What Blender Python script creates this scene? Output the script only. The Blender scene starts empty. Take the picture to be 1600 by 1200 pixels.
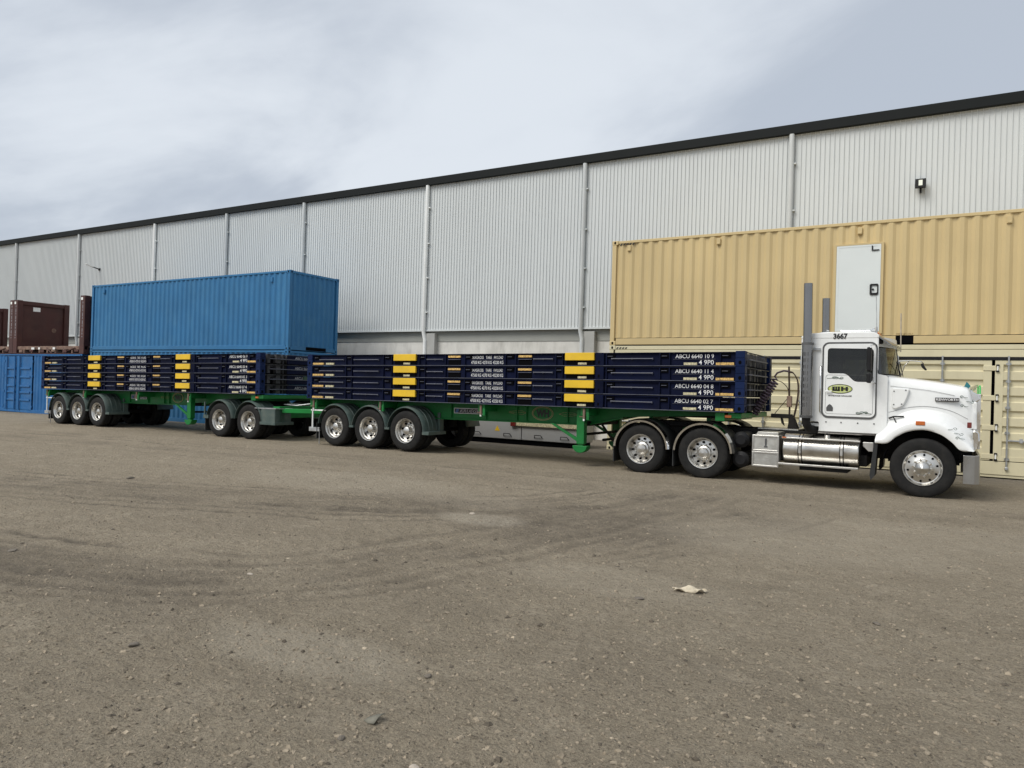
import bpy, bmesh, math, random
import numpy as np
from mathutils import Vector, Matrix
from mathutils.geometry import tessellate_polygon
R = math.radians
random.seed(7)
rng = np.random.default_rng(11)
scene = bpy.context.scene
col = scene.collection

# ------------------------------------------------------------------ camera
F_PX, CAM_H = 1150.0, 1.63
ROLL, YAW, PITCH = R(1.7), R(30.65), math.atan(6.0 / 1150.0)
cd = bpy.data.cameras.new('camera')
cam = bpy.data.objects.new('camera', cd)
col.objects.link(cam)
cd.sensor_width = 36.0
cd.lens = 36.0 * F_PX / 1600.0
cd.clip_start, cd.clip_end = 0.05, 2000.0
f0 = Vector((-math.sin(YAW), math.cos(YAW), 0))
rx = Vector((math.cos(YAW), math.sin(YAW), 0))
fw = f0 * math.cos(PITCH) + Vector((0, 0, math.sin(PITCH)))
up = rx.cross(fw)
r2 = rx * math.cos(ROLL) + up * math.sin(ROLL)
u2 = up * math.cos(ROLL) - rx * math.sin(ROLL)
mw = Matrix((r2, u2, -fw)).transposed().to_4x4()
mw.translation = Vector((0, 0, CAM_H))
cam.matrix_world = mw
scene.camera = cam
scene.render.resolution_x, scene.render.resolution_y = 1024, 768

# ------------------------------------------------------------------ sky, sun, exposure
SUN_EL, SUN_FROM = R(50), Vector((-0.50, -0.866, 0)).normalized()
w = bpy.data.worlds.new('World')
scene.world = w
w.use_nodes = True
nt = w.node_tree
nt.nodes.clear()
def wn(t, **k):
    n = nt.nodes.new(t)
    for a, b in k.items():
        setattr(n, a, b)
    return n
sky = wn('ShaderNodeTexSky', sky_type='NISHITA', sun_disc=False)
sky.sun_elevation = SUN_EL
sky.sun_rotation = math.atan2(SUN_FROM.x, SUN_FROM.y)
sky.air_density, sky.dust_density = 1.0, 2.0
skyS = wn('ShaderNodeVectorMath', operation='SCALE')
skyS.inputs['Scale'].default_value = 0.10
nt.links.new(sky.outputs[0], skyS.inputs[0])
tc = wn('ShaderNodeTexCoord')
sep = wn('ShaderNodeSeparateXYZ')
nt.links.new(tc.outputs['Generated'], sep.inputs[0])
zc = wn('ShaderNodeMath', operation='MAXIMUM')
zc.inputs[1].default_value = 0.0
nt.links.new(sep.outputs['Z'], zc.inputs[0])
za = wn('ShaderNodeMath', operation='ADD')
za.inputs[1].default_value = 0.16
nt.links.new(zc.outputs[0], za.inputs[0])
dv = wn('ShaderNodeCombineXYZ')
for i, ax in enumerate('XY'):
    d = wn('ShaderNodeMath', operation='DIVIDE')
    nt.links.new(sep.outputs[ax], d.inputs[0])
    nt.links.new(za.outputs[0], d.inputs[1])
    nt.links.new(d.outputs[0], dv.inputs[i])
mp = wn('ShaderNodeMapping')
mp.inputs['Scale'].default_value = (0.75, 1.15, 1)
mp.inputs['Rotation'].default_value = (0, 0, R(25))
mp.inputs['Location'].default_value = (3.1, 1.7, 0)
nt.links.new(dv.outputs[0], mp.inputs[0])
n1 = wn('ShaderNodeTexNoise')
n1.inputs['Scale'].default_value = 1.0
n1.inputs['Detail'].default_value = 8
n1.inputs['Roughness'].default_value = 0.52
n1.inputs['Distortion'].default_value = 0.6
nt.links.new(mp.outputs[0], n1.inputs['Vector'])
cr = wn('ShaderNodeValToRGB')
cr.color_ramp.interpolation = 'EASE'
cr.color_ramp.elements[0].position = 0.36
cr.color_ramp.elements[0].color = (0.290, 0.320, 0.366, 1)
cr.color_ramp.elements[1].position = 0.64
cr.color_ramp.elements[1].color = (0.440, 0.468, 0.502, 1)
nt.links.new(n1.outputs['Fac'], cr.inputs[0])
mx = wn('ShaderNodeMix', data_type='RGBA')
mx.inputs[0].default_value = 0.94
nt.links.new(skyS.outputs[0], mx.inputs[6])
nt.links.new(cr.outputs[0], mx.inputs[7])
bgS = wn('ShaderNodeVectorMath', operation='SCALE')
bgS.inputs['Scale'].default_value = 10.0
nt.links.new(mx.outputs[2], bgS.inputs[0])
bg = wn('ShaderNodeBackground')
bg.inputs['Strength'].default_value = 0.10
nt.links.new(bgS.outputs[0], bg.inputs[0])
ow = wn('ShaderNodeOutputWorld')
nt.links.new(bg.outputs[0], ow.inputs[0])

sd = bpy.data.lights.new('sun', 'SUN')
sd.energy = 1.5
sd.angle = R(32)
sd.color = (1.0, 0.965, 0.90)
sun = bpy.data.objects.new('sun', sd)
col.objects.link(sun)
sdir = (SUN_FROM * math.cos(SUN_EL) + Vector((0, 0, math.sin(SUN_EL))))
sun.rotation_euler = sdir.to_track_quat('Z', 'Y').to_euler()
sun.location = (-20, -30, 40)
vs = scene.view_settings
vs.view_transform = 'Standard'
vs.look = 'None'
vs.gamma = 1.0
vs.use_curve_mapping = False
vs.exposure = 0.80

# ------------------------------------------------------------------ materials
MATS = {}
def M(name, c, rough=0.5, metal=0.0, var=0.10, scale=2.0, bump=0.0, bscale=60.0, dirt=None, dirt_amt=0.0,
      dscale=(2, 2, 2), coat=0.0, spec=0.5, emit=None):
    m = bpy.data.materials.new(name)
    m.use_nodes = True
    t = m.node_tree
    p = t.nodes['Principled BSDF']
    N = lambda k: t.nodes.new(k)
    L = t.links.new
    tcn = N('ShaderNodeTexCoord')
    oi = N('ShaderNodeObjectInfo')
    add = N('ShaderNodeVectorMath'); add.operation = 'ADD'
    sc = N('ShaderNodeMath'); sc.operation = 'MULTIPLY'; sc.inputs[1].default_value = 37.0
    L(oi.outputs['Random'], sc.inputs[0])
    L(tcn.outputs['Object'], add.inputs[0]); L(sc.outputs[0], add.inputs[1])
    n = N('ShaderNodeTexNoise'); n.inputs['Scale'].default_value = scale; n.inputs['Detail'].default_value = 5
    L(add.outputs[0], n.inputs['Vector'])
    rmp = N('ShaderNodeMapRange'); rmp.inputs[1].default_value = 0.3; rmp.inputs[2].default_value = 0.7
    rmp.inputs[3].default_value = 1 - var; rmp.inputs[4].default_value = 1 + var
    L(n.outputs['Fac'], rmp.inputs[0])
    vm = N('ShaderNodeVectorMath'); vm.operation = 'SCALE'; vm.inputs[0].default_value = c
    L(rmp.outputs[0], vm.inputs['Scale'])
    out = vm.outputs[0]
    if dirt is not None:
        mp_ = N('ShaderNodeMapping'); mp_.inputs['Scale'].default_value = dscale
        L(add.outputs[0], mp_.inputs[0])
        n2 = N('ShaderNodeTexNoise'); n2.inputs['Scale'].default_value = 1.0; n2.inputs['Detail'].default_value = 8
        n2.inputs['Roughness'].default_value = 0.65
        L(mp_.outputs[0], n2.inputs['Vector'])
        r2_ = N('ShaderNodeMapRange'); r2_.inputs[1].default_value = 0.46; r2_.inputs[2].default_value = 0.78
        r2_.inputs[3].default_value = 0.0; r2_.inputs[4].default_value = dirt_amt
        L(n2.outputs['Fac'], r2_.inputs[0])
        mm = N('ShaderNodeMix'); mm.data_type = 'RGBA'
        L(r2_.outputs[0], mm.inputs[0]); L(out, mm.inputs[6]); mm.inputs[7].default_value = (*dirt, 1)
        out = mm.outputs[2]
    L(out, p.inputs['Base Color'])
    rr = N('ShaderNodeMapRange'); rr.inputs[1].default_value = 0.3; rr.inputs[2].default_value = 0.7
    rr.inputs[3].default_value = max(0.03, rough - 0.08); rr.inputs[4].default_value = min(1, rough + 0.08)
    L(n.outputs['Fac'], rr.inputs[0]); L(rr.outputs[0], p.inputs['Roughness'])
    p.inputs['Metallic'].default_value = metal
    p.inputs['Specular IOR Level'].default_value = spec
    p.inputs['Coat Weight'].default_value = coat
    p.inputs['Coat Roughness'].default_value = 0.12
    if bump > 0:
        nb = N('ShaderNodeTexNoise'); nb.inputs['Scale'].default_value = bscale; nb.inputs['Detail'].default_value = 4
        L(tcn.outputs['Object'], nb.inputs['Vector'])
        b = N('ShaderNodeBump'); b.inputs['Strength'].default_value = bump; b.inputs['Distance'].default_value = 0.01
        L(nb.outputs['Fac'], b.inputs['Height']); L(b.outputs[0], p.inputs['Normal'])
    if emit:
        p.inputs['Emission Color'].default_value = (*c, 1); p.inputs['Emission Strength'].default_value = emit
    MATS[name] = m
    return m

M('white_paint', (0.83, 0.84, 0.825), 0.28, var=0.03, dirt=(0.45, 0.42, 0.36), dirt_amt=0.14, dscale=(3, 3, 1.5), coat=0.4)
M('navy', (0.0035, 0.0060, 0.024), 0.6, var=0.35, scale=1.5, dirt=(0.012, 0.013, 0.022), dirt_amt=0.45, dscale=(5, 3, 9), spec=0.08)
M('navy_bright', (0.006, 0.016, 0.062), 0.5, var=0.25, dirt=(0.015, 0.018, 0.035), dirt_amt=0.3, spec=0.12)
M('navy_end', (0.030, 0.031, 0.036), 0.65, var=0.35, scale=4, dirt=(0.12, 0.11, 0.10), dirt_amt=0.5, dscale=(6, 6, 6))
M('steel_edge', (0.085, 0.09, 0.12), 0.5, var=0.3, scale=6)
M('yellow', (0.78, 0.50, 0.02), 0.45, var=0.06, dirt=(0.35, 0.25, 0.08), dirt_amt=0.25, dscale=(4, 4, 7))
M('black', (0.010, 0.010, 0.011), 0.55, var=0.3, spec=0.3)
M('dark_void', (0.003, 0.003, 0.004), 0.9, var=0.2, spec=0.05)
M('rubber', (0.014, 0.0138, 0.0135), 0.8, spec=0.25, var=0.25, scale=9, dirt=(0.055, 0.05, 0.043), dirt_amt=0.35, dscale=(7, 7, 7), bump=0.25, bscale=90)
M('alloy', (0.66, 0.645, 0.61), 0.34, 1.0, var=0.06, scale=5, dirt=(0.34, 0.31, 0.26), dirt_amt=0.18, dscale=(4, 4, 4))
M('chrome', (0.80, 0.80, 0.79), 0.12, 1.0, var=0.06, scale=5)
M('stainless', (0.27, 0.265, 0.26), 0.22, 1.0, var=0.1, dirt=(0.16, 0.15, 0.13), dirt_amt=0.35, dscale=(12, 12, 1))
M('tank_alloy', (0.66, 0.64, 0.60), 0.32, 1.0, var=0.14, scale=3, dirt=(0.20, 0.16, 0.11), dirt_amt=0.6, dscale=(3, 3, 5))
M('green', (0.010, 0.165, 0.036), 0.45, spec=0.3, var=0.15, dirt=(0.03, 0.06, 0.03), dirt_amt=0.4, dscale=(3, 3, 4))
M('green_guard', (0.068, 0.100, 0.090), 0.5, var=0.15, scale=5, dirt=(0.16, 0.15, 0.12), dirt_amt=0.45, dscale=(5, 5, 5))
M('black_guard', (0.020, 0.021, 0.021), 0.5, var=0.2)
M('chassis', (0.013, 0.0125, 0.012), 0.75, spec=0.25, var=0.35, scale=6, dirt=(0.05, 0.043, 0.035), dirt_amt=0.4, dscale=(5, 5, 5))
M('lettering_white', (0.78, 0.78, 0.78), 0.6, var=0.18, scale=14)
M('lettering_grey', (0.34, 0.34, 0.37), 0.6, var=0.25, scale=14)
M('lettering_black', (0.012, 0.012, 0.012), 0.5)
M('amber_label', (0.62, 0.40, 0.13), 0.5, var=0.5, scale=40)
M('pale_label', (0.52, 0.47, 0.30), 0.5, var=0.5, scale=40)
M('tan', (0.590, 0.455, 0.228), 0.5, var=0.05, scale=0.7, dirt=(0.46, 0.36, 0.19), dirt_amt=0.25, dscale=(3, 3, 0.5))
M('beige', (0.655, 0.595, 0.40), 0.5, var=0.04, scale=0.7, dirt=(0.40, 0.34, 0.22), dirt_amt=0.28, dscale=(2, 2, 0.7))
M('blue', (0.034, 0.160, 0.335), 0.5, spec=0.3, var=0.10, scale=0.8, dirt=(0.075, 0.225, 0.375), dirt_amt=0.45, dscale=(2.2, 2, 1.4))
M('blue_door', (0.018, 0.120, 0.315), 0.5, spec=0.3, var=0.12, scale=0.9, dirt=(0.12, 0.24, 0.40), dirt_amt=0.3)
M('maroon', (0.058, 0.017, 0.014), 0.6, var=0.2, scale=1.2, dirt=(0.10, 0.045, 0.03), dirt_amt=0.45, dscale=(2, 2, 2))
M('rust_frame', (0.16, 0.095, 0.070), 0.75, var=0.5, scale=4, dirt=(0.34, 0.27, 0.21), dirt_amt=0.7, dscale=(5, 5, 6))
M('cladding', (0.62, 0.645, 0.645), 0.5, spec=0.3, var=0.02, scale=0.3, dirt=(0.52, 0.54, 0.54), dirt_amt=0.3, dscale=(1.2, 1.2, 0.25))
M('pipe', (0.84, 0.85, 0.83), 0.4, var=0.05)
M('pipe_grey', (0.56, 0.58, 0.575), 0.45, var=0.05)
M('fascia', (0.011, 0.013, 0.013), 0.6, var=0.12, spec=0.15)
M('soffit', (0.33, 0.335, 0.305), 0.6, var=0.06)
M('concrete', (0.66, 0.645, 0.60), 0.85, var=0.10, scale=1.5, bump=0.2, bscale=25, dirt=(0.28, 0.27, 0.24), dirt_amt=0.5, dscale=(3, 3, 0.8))
M('concrete_dark', (0.40, 0.40, 0.38), 0.85, var=0.10, scale=1.5, bump=0.2, bscale=25)
M('roof_sheet', (0.45, 0.47, 0.47), 0.5, var=0.05)
M('galv', (0.50, 0.51, 0.51), 0.4, 0.8, var=0.2, scale=10)
M('door_white', (0.70, 0.735, 0.715), 0.4, var=0.02)
M('cabinet_grey', (0.36, 0.36, 0.355), 0.5, var=0.08, dirt=(0.22, 0.20, 0.17), dirt_amt=0.4)
M('orange_lens', (0.55, 0.13, 0.02), 0.2, var=0.15, scale=20, coat=0.6)
M('red_lens', (0.16, 0.022, 0.018), 0.2, var=0.15, scale=20, coat=0.6)
M('lamp_lens', (0.85, 0.88, 0.78), 0.2, var=0.02)
M('logo_green', (0.50, 0.56, 0.16), 0.4, var=0.06)
M('pin_green', (0.10, 0.30, 0.16), 0.4)
M('acid_green', (0.05, 0.62, 0.14), 0.3, var=0.05)
M('teal', (0.02, 0.15, 0.17), 0.2, var=0.2, scale=9)
M('interior', (0.014, 0.0135, 0.013), 0.8, var=0.2, spec=0.2)
M('seat_grey', (0.05, 0.052, 0.055), 0.9, var=0.2)
M('hi_vis', (0.62, 0.66, 0.05), 0.8, var=0.1)
M('hose_purple', (0.055, 0.035, 0.052), 0.4, var=0.3, scale=20)
M('rusty_pole', (0.05, 0.030, 0.020), 0.7, var=0.3, scale=12)
M('cloth', (0.55, 0.48, 0.36), 0.9, var=0.15, scale=20, bump=0.4, bscale=70)
M('leaf_dark', (0.16, 0.15, 0.115), 0.6, var=0.2, scale=20)
M('stone_pale', (0.38, 0.33, 0.27), 0.9, var=0.2, scale=12, bump=0.5, bscale=50)
M('stone_dark', (0.14, 0.12, 0.095), 0.9, var=0.3, scale=12, bump=0.5, bscale=50)
M('blue_sign', (0.03, 0.09, 0.24), 0.4, var=0.2)
M('diamond', (0.60, 0.59, 0.55), 0.4, 0.9, var=0.10, scale=6, bump=0.35, bscale=70, dirt=(0.30, 0.27, 0.22), dirt_amt=0.5, dscale=(4, 4, 4))

def glass(name, tint, gl=0.06):
    m = bpy.data.materials.new(name); m.use_nodes = True
    t = m.node_tree; t.nodes.clear()
    o = t.nodes.new('ShaderNodeOutputMaterial')
    a = t.nodes.new('ShaderNodeBsdfTransparent'); a.inputs[0].default_value = (*tint, 1)
    b = t.nodes.new('ShaderNodeBsdfGlossy'); b.inputs['Roughness'].default_value = 0.04
    lw = t.nodes.new('ShaderNodeLayerWeight'); lw.inputs[0].default_value = 0.5
    pw = t.nodes.new('ShaderNodeMath'); pw.operation = 'POWER'; pw.inputs[1].default_value = 4.0; t.links.new(lw.outputs['Facing'], pw.inputs[0])
    fr = t.nodes.new('ShaderNodeMath'); fr.operation = 'MULTIPLY_ADD'; fr.inputs[1].default_value = 0.8; fr.inputs[2].default_value = 0.045; t.links.new(pw.outputs[0], fr.inputs[0])
    nz = t.nodes.new('ShaderNodeTexNoise'); nz.inputs['Scale'].default_value = 3.0
    ad = t.nodes.new('ShaderNodeMath'); ad.operation = 'MULTIPLY_ADD'
    ad.inputs[1].default_value = gl; t.links.new(nz.outputs['Fac'], ad.inputs[0]); t.links.new(fr.outputs[0], ad.inputs[2])
    mi = t.nodes.new('ShaderNodeMixShader')
    t.links.new(ad.outputs[0], mi.inputs[0]); t.links.new(a.outputs[0], mi.inputs[1]); t.links.new(b.outputs[0], mi.inputs[2])
    t.links.new(mi.outputs[0], o.inputs[0])
    MATS[name] = m
glass('glass', (0.34, 0.36, 0.34), 0.02)
glass('screen_glass', (0.32, 0.33, 0.26), 0.06)
glass('clear_acrylic', (0.72, 0.78, 0.76), 0.3)

# ------------------------------------------------------------------ mesh helpers
class MB:
    def __init__(s):
        s.v = []; s.f = []
    def add(s, vs, fs):
        o = len(s.v)
        s.v += [tuple(p) for p in vs]
        s.f += [tuple(i + o for i in f) for f in fs]
        return s
    def box(s, x0, x1, y0, y1, z0, z1):
        v = [(x, y, z) for x in (x0, x1) for y in (y0, y1) for z in (z0, z1)]
        return s.add(v, [(0, 1, 3, 2), (4, 6, 7, 5), (0, 4, 5, 1), (2, 3, 7, 6), (0, 2, 6, 4), (1, 5, 7, 3)])
    def prism(s, poly, a0, a1, axis='y'):
        n = len(poly)
        def P(u, q, a):
            return (u, a, q) if axis == 'y' else ((a, u, q) if axis == 'x' else (u, q, a))
        v = [P(u, q, a0) for u, q in poly] + [P(u, q, a1) for u, q in poly]
        f = [tuple(range(n)), tuple(range(2 * n - 1, n - 1, -1))]
        f += [(i, (i + 1) % n, n + (i + 1) % n, n + i) for i in range(n)]
        return s.add(v, f)
    def plate(s, outer, holes, y0, y1):
        loops = [outer] + holes
        tri = tessellate_polygon([[Vector((a, b, 0)) for a, b in l] for l in loops])
        pts = [p for l in loops for p in l]
        n = len(pts)
        v = [(a, y0, b) for a, b in pts] + [(a, y1, b) for a, b in pts]
        f = [tuple(t) for t in tri] + [tuple(i + n for i in reversed(t)) for t in tri]
        o = 0
        for l in loops:
            k = len(l)
            f += [(o + i, o + (i + 1) % k, n + o + (i + 1) % k, n + o + i) for i in range(k)]
            o += k
        return s.add(v, f)
    def cyl(s, p0, p1, r, n=16, r1=None, caps=True):
        p0, p1 = Vector(p0), Vector(p1)
        r1 = r if r1 is None else r1
        d = (p1 - p0).normalized()
        a = d.orthogonal().normalized(); b = d.cross(a)
        v = []
        for p, q in ((p0, r), (p1, r1)):
            v += [p + (a * math.cos(2 * math.pi * i / n) + b * math.sin(2 * math.pi * i / n)) * q for i in range(n)]
        f = [(i, (i + 1) % n, n + (i + 1) % n, n + i) for i in range(n)]
        if caps:
            f += [tuple(range(n)), tuple(range(2 * n - 1, n - 1, -1))]
        return s.add(v, f)
    def tube(s, pts, r, n=8, closed=False):
        pts = [Vector(p) for p in pts]
        k = len(pts)
        v = []; ref = None
        for i, p in enumerate(pts):
            if closed:
                d = pts[(i + 1) % k] - pts[i - 1]
            else:
                d = pts[min(i + 1, k - 1)] - pts[max(i - 1, 0)]
            d.normalize()
            if ref is None:
                ref = d.orthogonal().normalized()
            a = (ref - d * ref.dot(d)).normalized(); ref = a
            b = d.cross(a)
            v += [p + (a * math.cos(2 * math.pi * j / n) + b * math.sin(2 * math.pi * j / n)) * r for j in range(n)]
        f = []
        for i in range(k if closed else k - 1):
            i2 = (i + 1) % k
            f += [(i * n + j, i * n + (j + 1) % n, i2 * n + (j + 1) % n, i2 * n + j) for j in range(n)]
        if not closed:
            f += [tuple(range(n)), tuple(range(k * n - 1, k * n - n - 1, -1))]
        return s.add(v, f)
    def lathe(s, prof, cx=0, cz=0, n=40, closed=False, lug=None):
        v = []
        m = len(prof)
        for i in range(n):
            a = 2 * math.pi * i / n
            for j, (r, y) in enumerate(prof):
                q = r - (0.011 if (lug and j in lug and i % 2) else 0)
                v.append((cx + q * math.cos(a), y, cz + q * math.sin(a)))
        f = []
        for i in range(n):
            i2 = (i + 1) % n
            for j in range(m if closed else m - 1):
                j2 = (j + 1) % m
                f.append((i * m + j, i * m + j2, i2 * m + j2, i2 * m + j))
        return s.add(v, f)
    def loft(s, secs, closed=False):
        m = len(secs[0])
        v = [p for q in secs for p in q]
        f = []
        for i in range(len(secs) - 1):
            for j in range(m if closed else m - 1):
                j2 = (j + 1) % m
                f.append((i * m + j, i * m + j2, (i + 1) * m + j2, (i + 1) * m + j))
        return s.add(v, f)
    def arc(s, cx, cz, r, a0, a1, prof, n=20):
        """sweep a closed (dr, y) profile along an arc about the y axis"""
        secs = []
        for i in range(n + 1):
            a = R(a0 + (a1 - a0) * i / n)
            secs.append([(cx + (r + dr) * math.cos(a), y, cz + (r + dr) * math.sin(a)) for dr, y in prof])
        k = len(s.v); m = len(prof)
        s.loft(secs, True)
        s.f += [tuple(k + j for j in range(m)), tuple(k + n * m + j for j in reversed(range(m)))]
        return s
    def mesh(s, name, smooth=None, recalc=True):
        me = bpy.data.meshes.new(name)
        me.from_pydata(s.v, [], s.f)
        if recalc:
            bm = bmesh.new(); bm.from_mesh(me)
            bmesh.ops.recalc_face_normals(bm, faces=bm.faces[:])
            bm.to_mesh(me); bm.free()
        if smooth:
            me.shade_smooth()
            me.set_sharp_from_angle(angle=R(smooth))
        return me
    def build(s, name, mat, parent=None, bev=0, seg=2, smooth=None, loc=None, recalc=True):
        me = s.mesh(name, smooth, recalc)
        me.materials.append(MATS[mat])
        return link(name, me, parent, bev, seg, loc)

def link(name, me, parent=None, bev=0, seg=2, loc=None, rot=None):
    o = bpy.data.objects.new(name, me)
    col.objects.link(o)
    if parent is not None:
        o.parent = parent
    if loc is not None:
        o.location = loc
    if rot is not None:
        o.rotation_euler = rot
    if bev:
        b = o.modifiers.new('bevel', 'BEVEL'); b.width = bev; b.segments = seg
        b.limit_method = 'ANGLE'; b.angle_limit = R(40)
        b.harden_normals = False
    return o

def tag(o, label, cat, group=None, kind=None):
    if label: o['label'] = label
    if cat: o['category'] = cat
    if group: o['group'] = group
    if kind: o['kind'] = kind
    return o

def thing(name, label, cat, loc=(0, 0, 0), rot=(0, 0, 0), group=None):
    o = bpy.data.objects.new(name, None)
    col.objects.link(o)
    o.empty_display_size = 0.3
    o.location = loc; o.rotation_euler = rot
    return tag(o, label, cat, group)

def copy_tree(o, parent=None):
    c = o.copy(); col.objects.link(c); c.parent = parent
    for ch in list(o.children):
        copy_tree(ch, c)
    return c

TXT = {}
def text_mesh(s, wd, ht, mat, bold=0.0, shear=0.0):
    """flat lettering in the xz plane facing -y, fitted to wd x ht, origin lower left"""
    key = (s, wd, ht, mat, bold, shear)
    if key in TXT:
        return TXT[key]
    cu = bpy.data.curves.new('lettering', 'FONT')
    cu.body = s; cu.size = 1.0; cu.resolution_u = 3; cu.offset = bold; cu.shear = shear
    ob = bpy.data.objects.new('lettering', cu)
    col.objects.link(ob)
    dg = bpy.context.evaluated_depsgraph_get()
    me = bpy.data.meshes.new_from_object(ob.evaluated_get(dg))
    bpy.data.objects.remove(ob); bpy.data.curves.remove(cu)
    co = np.empty(len(me.vertices) * 3); me.vertices.foreach_get('co', co); co = co.reshape(-1, 3)
    mn, mxx = co.min(0), co.max(0)
    out = np.zeros_like(co)
    out[:, 0] = (co[:, 0] - mn[0]) / (mxx[0] - mn[0]) * wd
    out[:, 2] = (co[:, 1] - mn[1]) / (mxx[1] - mn[1]) * ht
    me.vertices.foreach_set('co', out.ravel())
    me.materials.clear(); me.materials.append(MATS[mat])
    me.name = 'lettering'
    me.update()
    TXT[key] = me
    return me

def letter(s, x, y, z, wd, ht, mat, parent, bold=0.0, rot=None, shear=0.0, name='lettering'):
    return link(name, text_mesh(s, wd, ht, mat, bold, shear), parent, loc=(x, y, z), rot=rot)

def catmull(pts, k=6):
    P = [np.array(p, float) for p in pts]
    out = []
    for i in range(len(P) - 1):
        p0 = P[max(i - 1, 0)]; p1 = P[i]; p2 = P[i + 1]; p3 = P[min(i + 2, len(P) - 1)]
        for j in range(k):
            t = j / k
            out.append(0.5 * ((2 * p1) + (-p0 + p2) * t + (2 * p0 - 5 * p1 + 4 * p2 - p3) * t * t + (-p0 + 3 * p1 - 3 * p2 + p3) * t ** 3))
    out.append(P[-1])
    return out

def rrect(x0, x1, z0, z1, r, n=5):
    o = []
    for cx, cz, a in ((x1 - r, z1 - r, 0), (x0 + r, z1 - r, 90), (x0 + r, z0 + r, 180), (x1 - r, z0 + r, 270)):
        for i in range(n + 1):
            t = R(a + 90 * i / n)
            o.append((cx + r * math.cos(t), cz + r * math.sin(t)))
    return o

def round_poly(pts, r, n=4):
    """round the corners of a polygon"""
    out = []
    k = len(pts)
    for i in range(k):
        p = Vector(pts[i]); a = Vector(pts[i - 1]) - p; b = Vector(pts[(i + 1) % k]) - p
        q = min(r, a.length * 0.45, b.length * 0.45)
        pa = p + a.normalized() * q; pb = p + b.normalized() * q
        for j in range(n + 1):
            t = j / n
            v = pa * (1 - t) ** 2 + p * 2 * t * (1 - t) + pb * t * t
            out.append((v.x, v.y))
    return out

# ------------------------------------------------------------------ ground
GX = [-400, -60, -38, -25.6, -17.6, -12, -8, 400]
GZ = [-0.6, -0.45, -0.235, -0.085, -0.045, -0.008, 0.0, 0.0]
def gz(x):
    return np.interp(x, GX, GZ)

def seglines(parts):
    out = []
    for a, b, st in parts:
        out += list(np.arange(a, b - 1e-6, st))
    out.append(parts[-1][1])
    return np.array(out)
gx = seglines([(-400, -60, 34), (-60, -20, 0.35), (-20, -9, 0.14), (-9, -5.5, 0.055), (-5.5, 0.6, 0.032), (0.6, 3, 0.055), (3, 8, 0.25), (8, 400, 28)])
gy = seglines([(-400, -10, 30), (-10, 1.5, 1.0), (1.5, 2.2, 0.05), (2.2, 5.2, 0.032), (5.2, 7.5, 0.05), (7.5, 13, 0.09), (13, 23, 0.25), (23, 400, 30)])
XX, YY = np.meshgrid(gx, gy, indexing='ij')

def vnoise(x, y, s, seed):
    """smooth value noise"""
    r = np.random.default_rng(seed).random((256, 256))
    u, v = x / s, y / s
    iu, iv = np.floor(u).astype(int), np.floor(v).astype(int)
    fu, fv = u - iu, v - iv
    fu = fu * fu * (3 - 2 * fu); fv = fv * fv * (3 - 2 * fv)
    g = lambda a, b: r[a % 256, b % 256]
    return (g(iu, iv) * (1 - fu) * (1 - fv) + g(iu + 1, iv) * fu * (1 - fv) + g(iu, iv + 1) * (1 - fu) * fv + g(iu + 1, iv + 1) * fu * fv) - 0.5

def dist_poly(x, y, pts):
    d = np.full(x.shape, 1e9)
    for (ax, ay), (bx, by) in zip(pts[:-1], pts[1:]):
        vx, vy = bx - ax, by - ay
        t = np.clip(((x - ax) * vx + (y - ay) * vy) / (vx * vx + vy * vy), 0, 1)
        d = np.minimum(d, np.hypot(x - ax - t * vx, y - ay - t * vy))
    return d

TRACKS = [  # wheel tracks turned into the yard: points on the ground, half width, depth
    ([(-10.5, 2.6), (-6.9, 3.2), (-5.73, 3.58), (-4.81, 4.10), (-4.33, 4.78), (-4.1, 5.7), (-3.57, 7.5), (-3.2, 9.8), (-3.06, 11.9)], 0.14, 1.0),
    ([(-10.2, 2.95), (-7.3, 3.55), (-6.1, 3.95), (-5.2, 4.5), (-4.75, 5.1), (-4.5, 6.0), (-3.95, 7.7), (-3.5, 9.6), (-3.3, 11.6)], 0.12, 0.7),
    ([(-13, 5.2), (-9.6, 6.2), (-7.4, 7.0), (-5.9, 7.7), (-4.9, 8.6), (-4.1, 9.9), (-3.7, 11.4)], 0.22, 0.9),
    ([(-13, 5.9), (-9.8, 6.9), (-7.6, 7.7), (-6.1, 8.5), (-5.2, 9.4), (-4.6, 10.6)], 0.16, 0.6),
    ([(-9, 8.8), (-6.0, 8.2), (-4.2, 8.0), (-2.7, 8.6), (-1.9, 9.8), (-1.7, 11.0)], 0.16, 0.55),
    ([(-3.05, 6.5), (-2.95, 6.9), (-2.75, 7.4), (-2.5, 7.9)], 0.05, 0.6), ([(-2.85, 6.4), (-2.72, 6.9), (-2.5, 7.4)], 0.04, 0.6),
    ([(-2.65, 6.5), (-2.5, 6.95), (-2.28, 7.45)], 0.04, 0.5), ([(-3.7, 6.0), (-3.3, 6.3), (-2.7, 6.5), (-1.2, 6.6)], 0.10, 0.3),
    ([(-30, 9.5), (-18, 10.6), (-9, 11.2), (-2, 11.6), (6, 11.8)], 0.4, 0.4),
    ([(-30, 11.2), (-18, 12.0), (-9, 12.5), (-2, 12.8), (6, 13.0)], 0.3, 0.35),
]
def offset_line(pts, d):
    P_ = np.array([tuple(q) for q in catmull(pts, 2)]); T_ = np.gradient(P_, axis=0); T_ /= np.linalg.norm(T_, axis=1)[:, None]
    return [(float(p[0] - t_[1] * d), float(p[1] + t_[0] * d)) for p, t_ in zip(P_, T_)]
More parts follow.
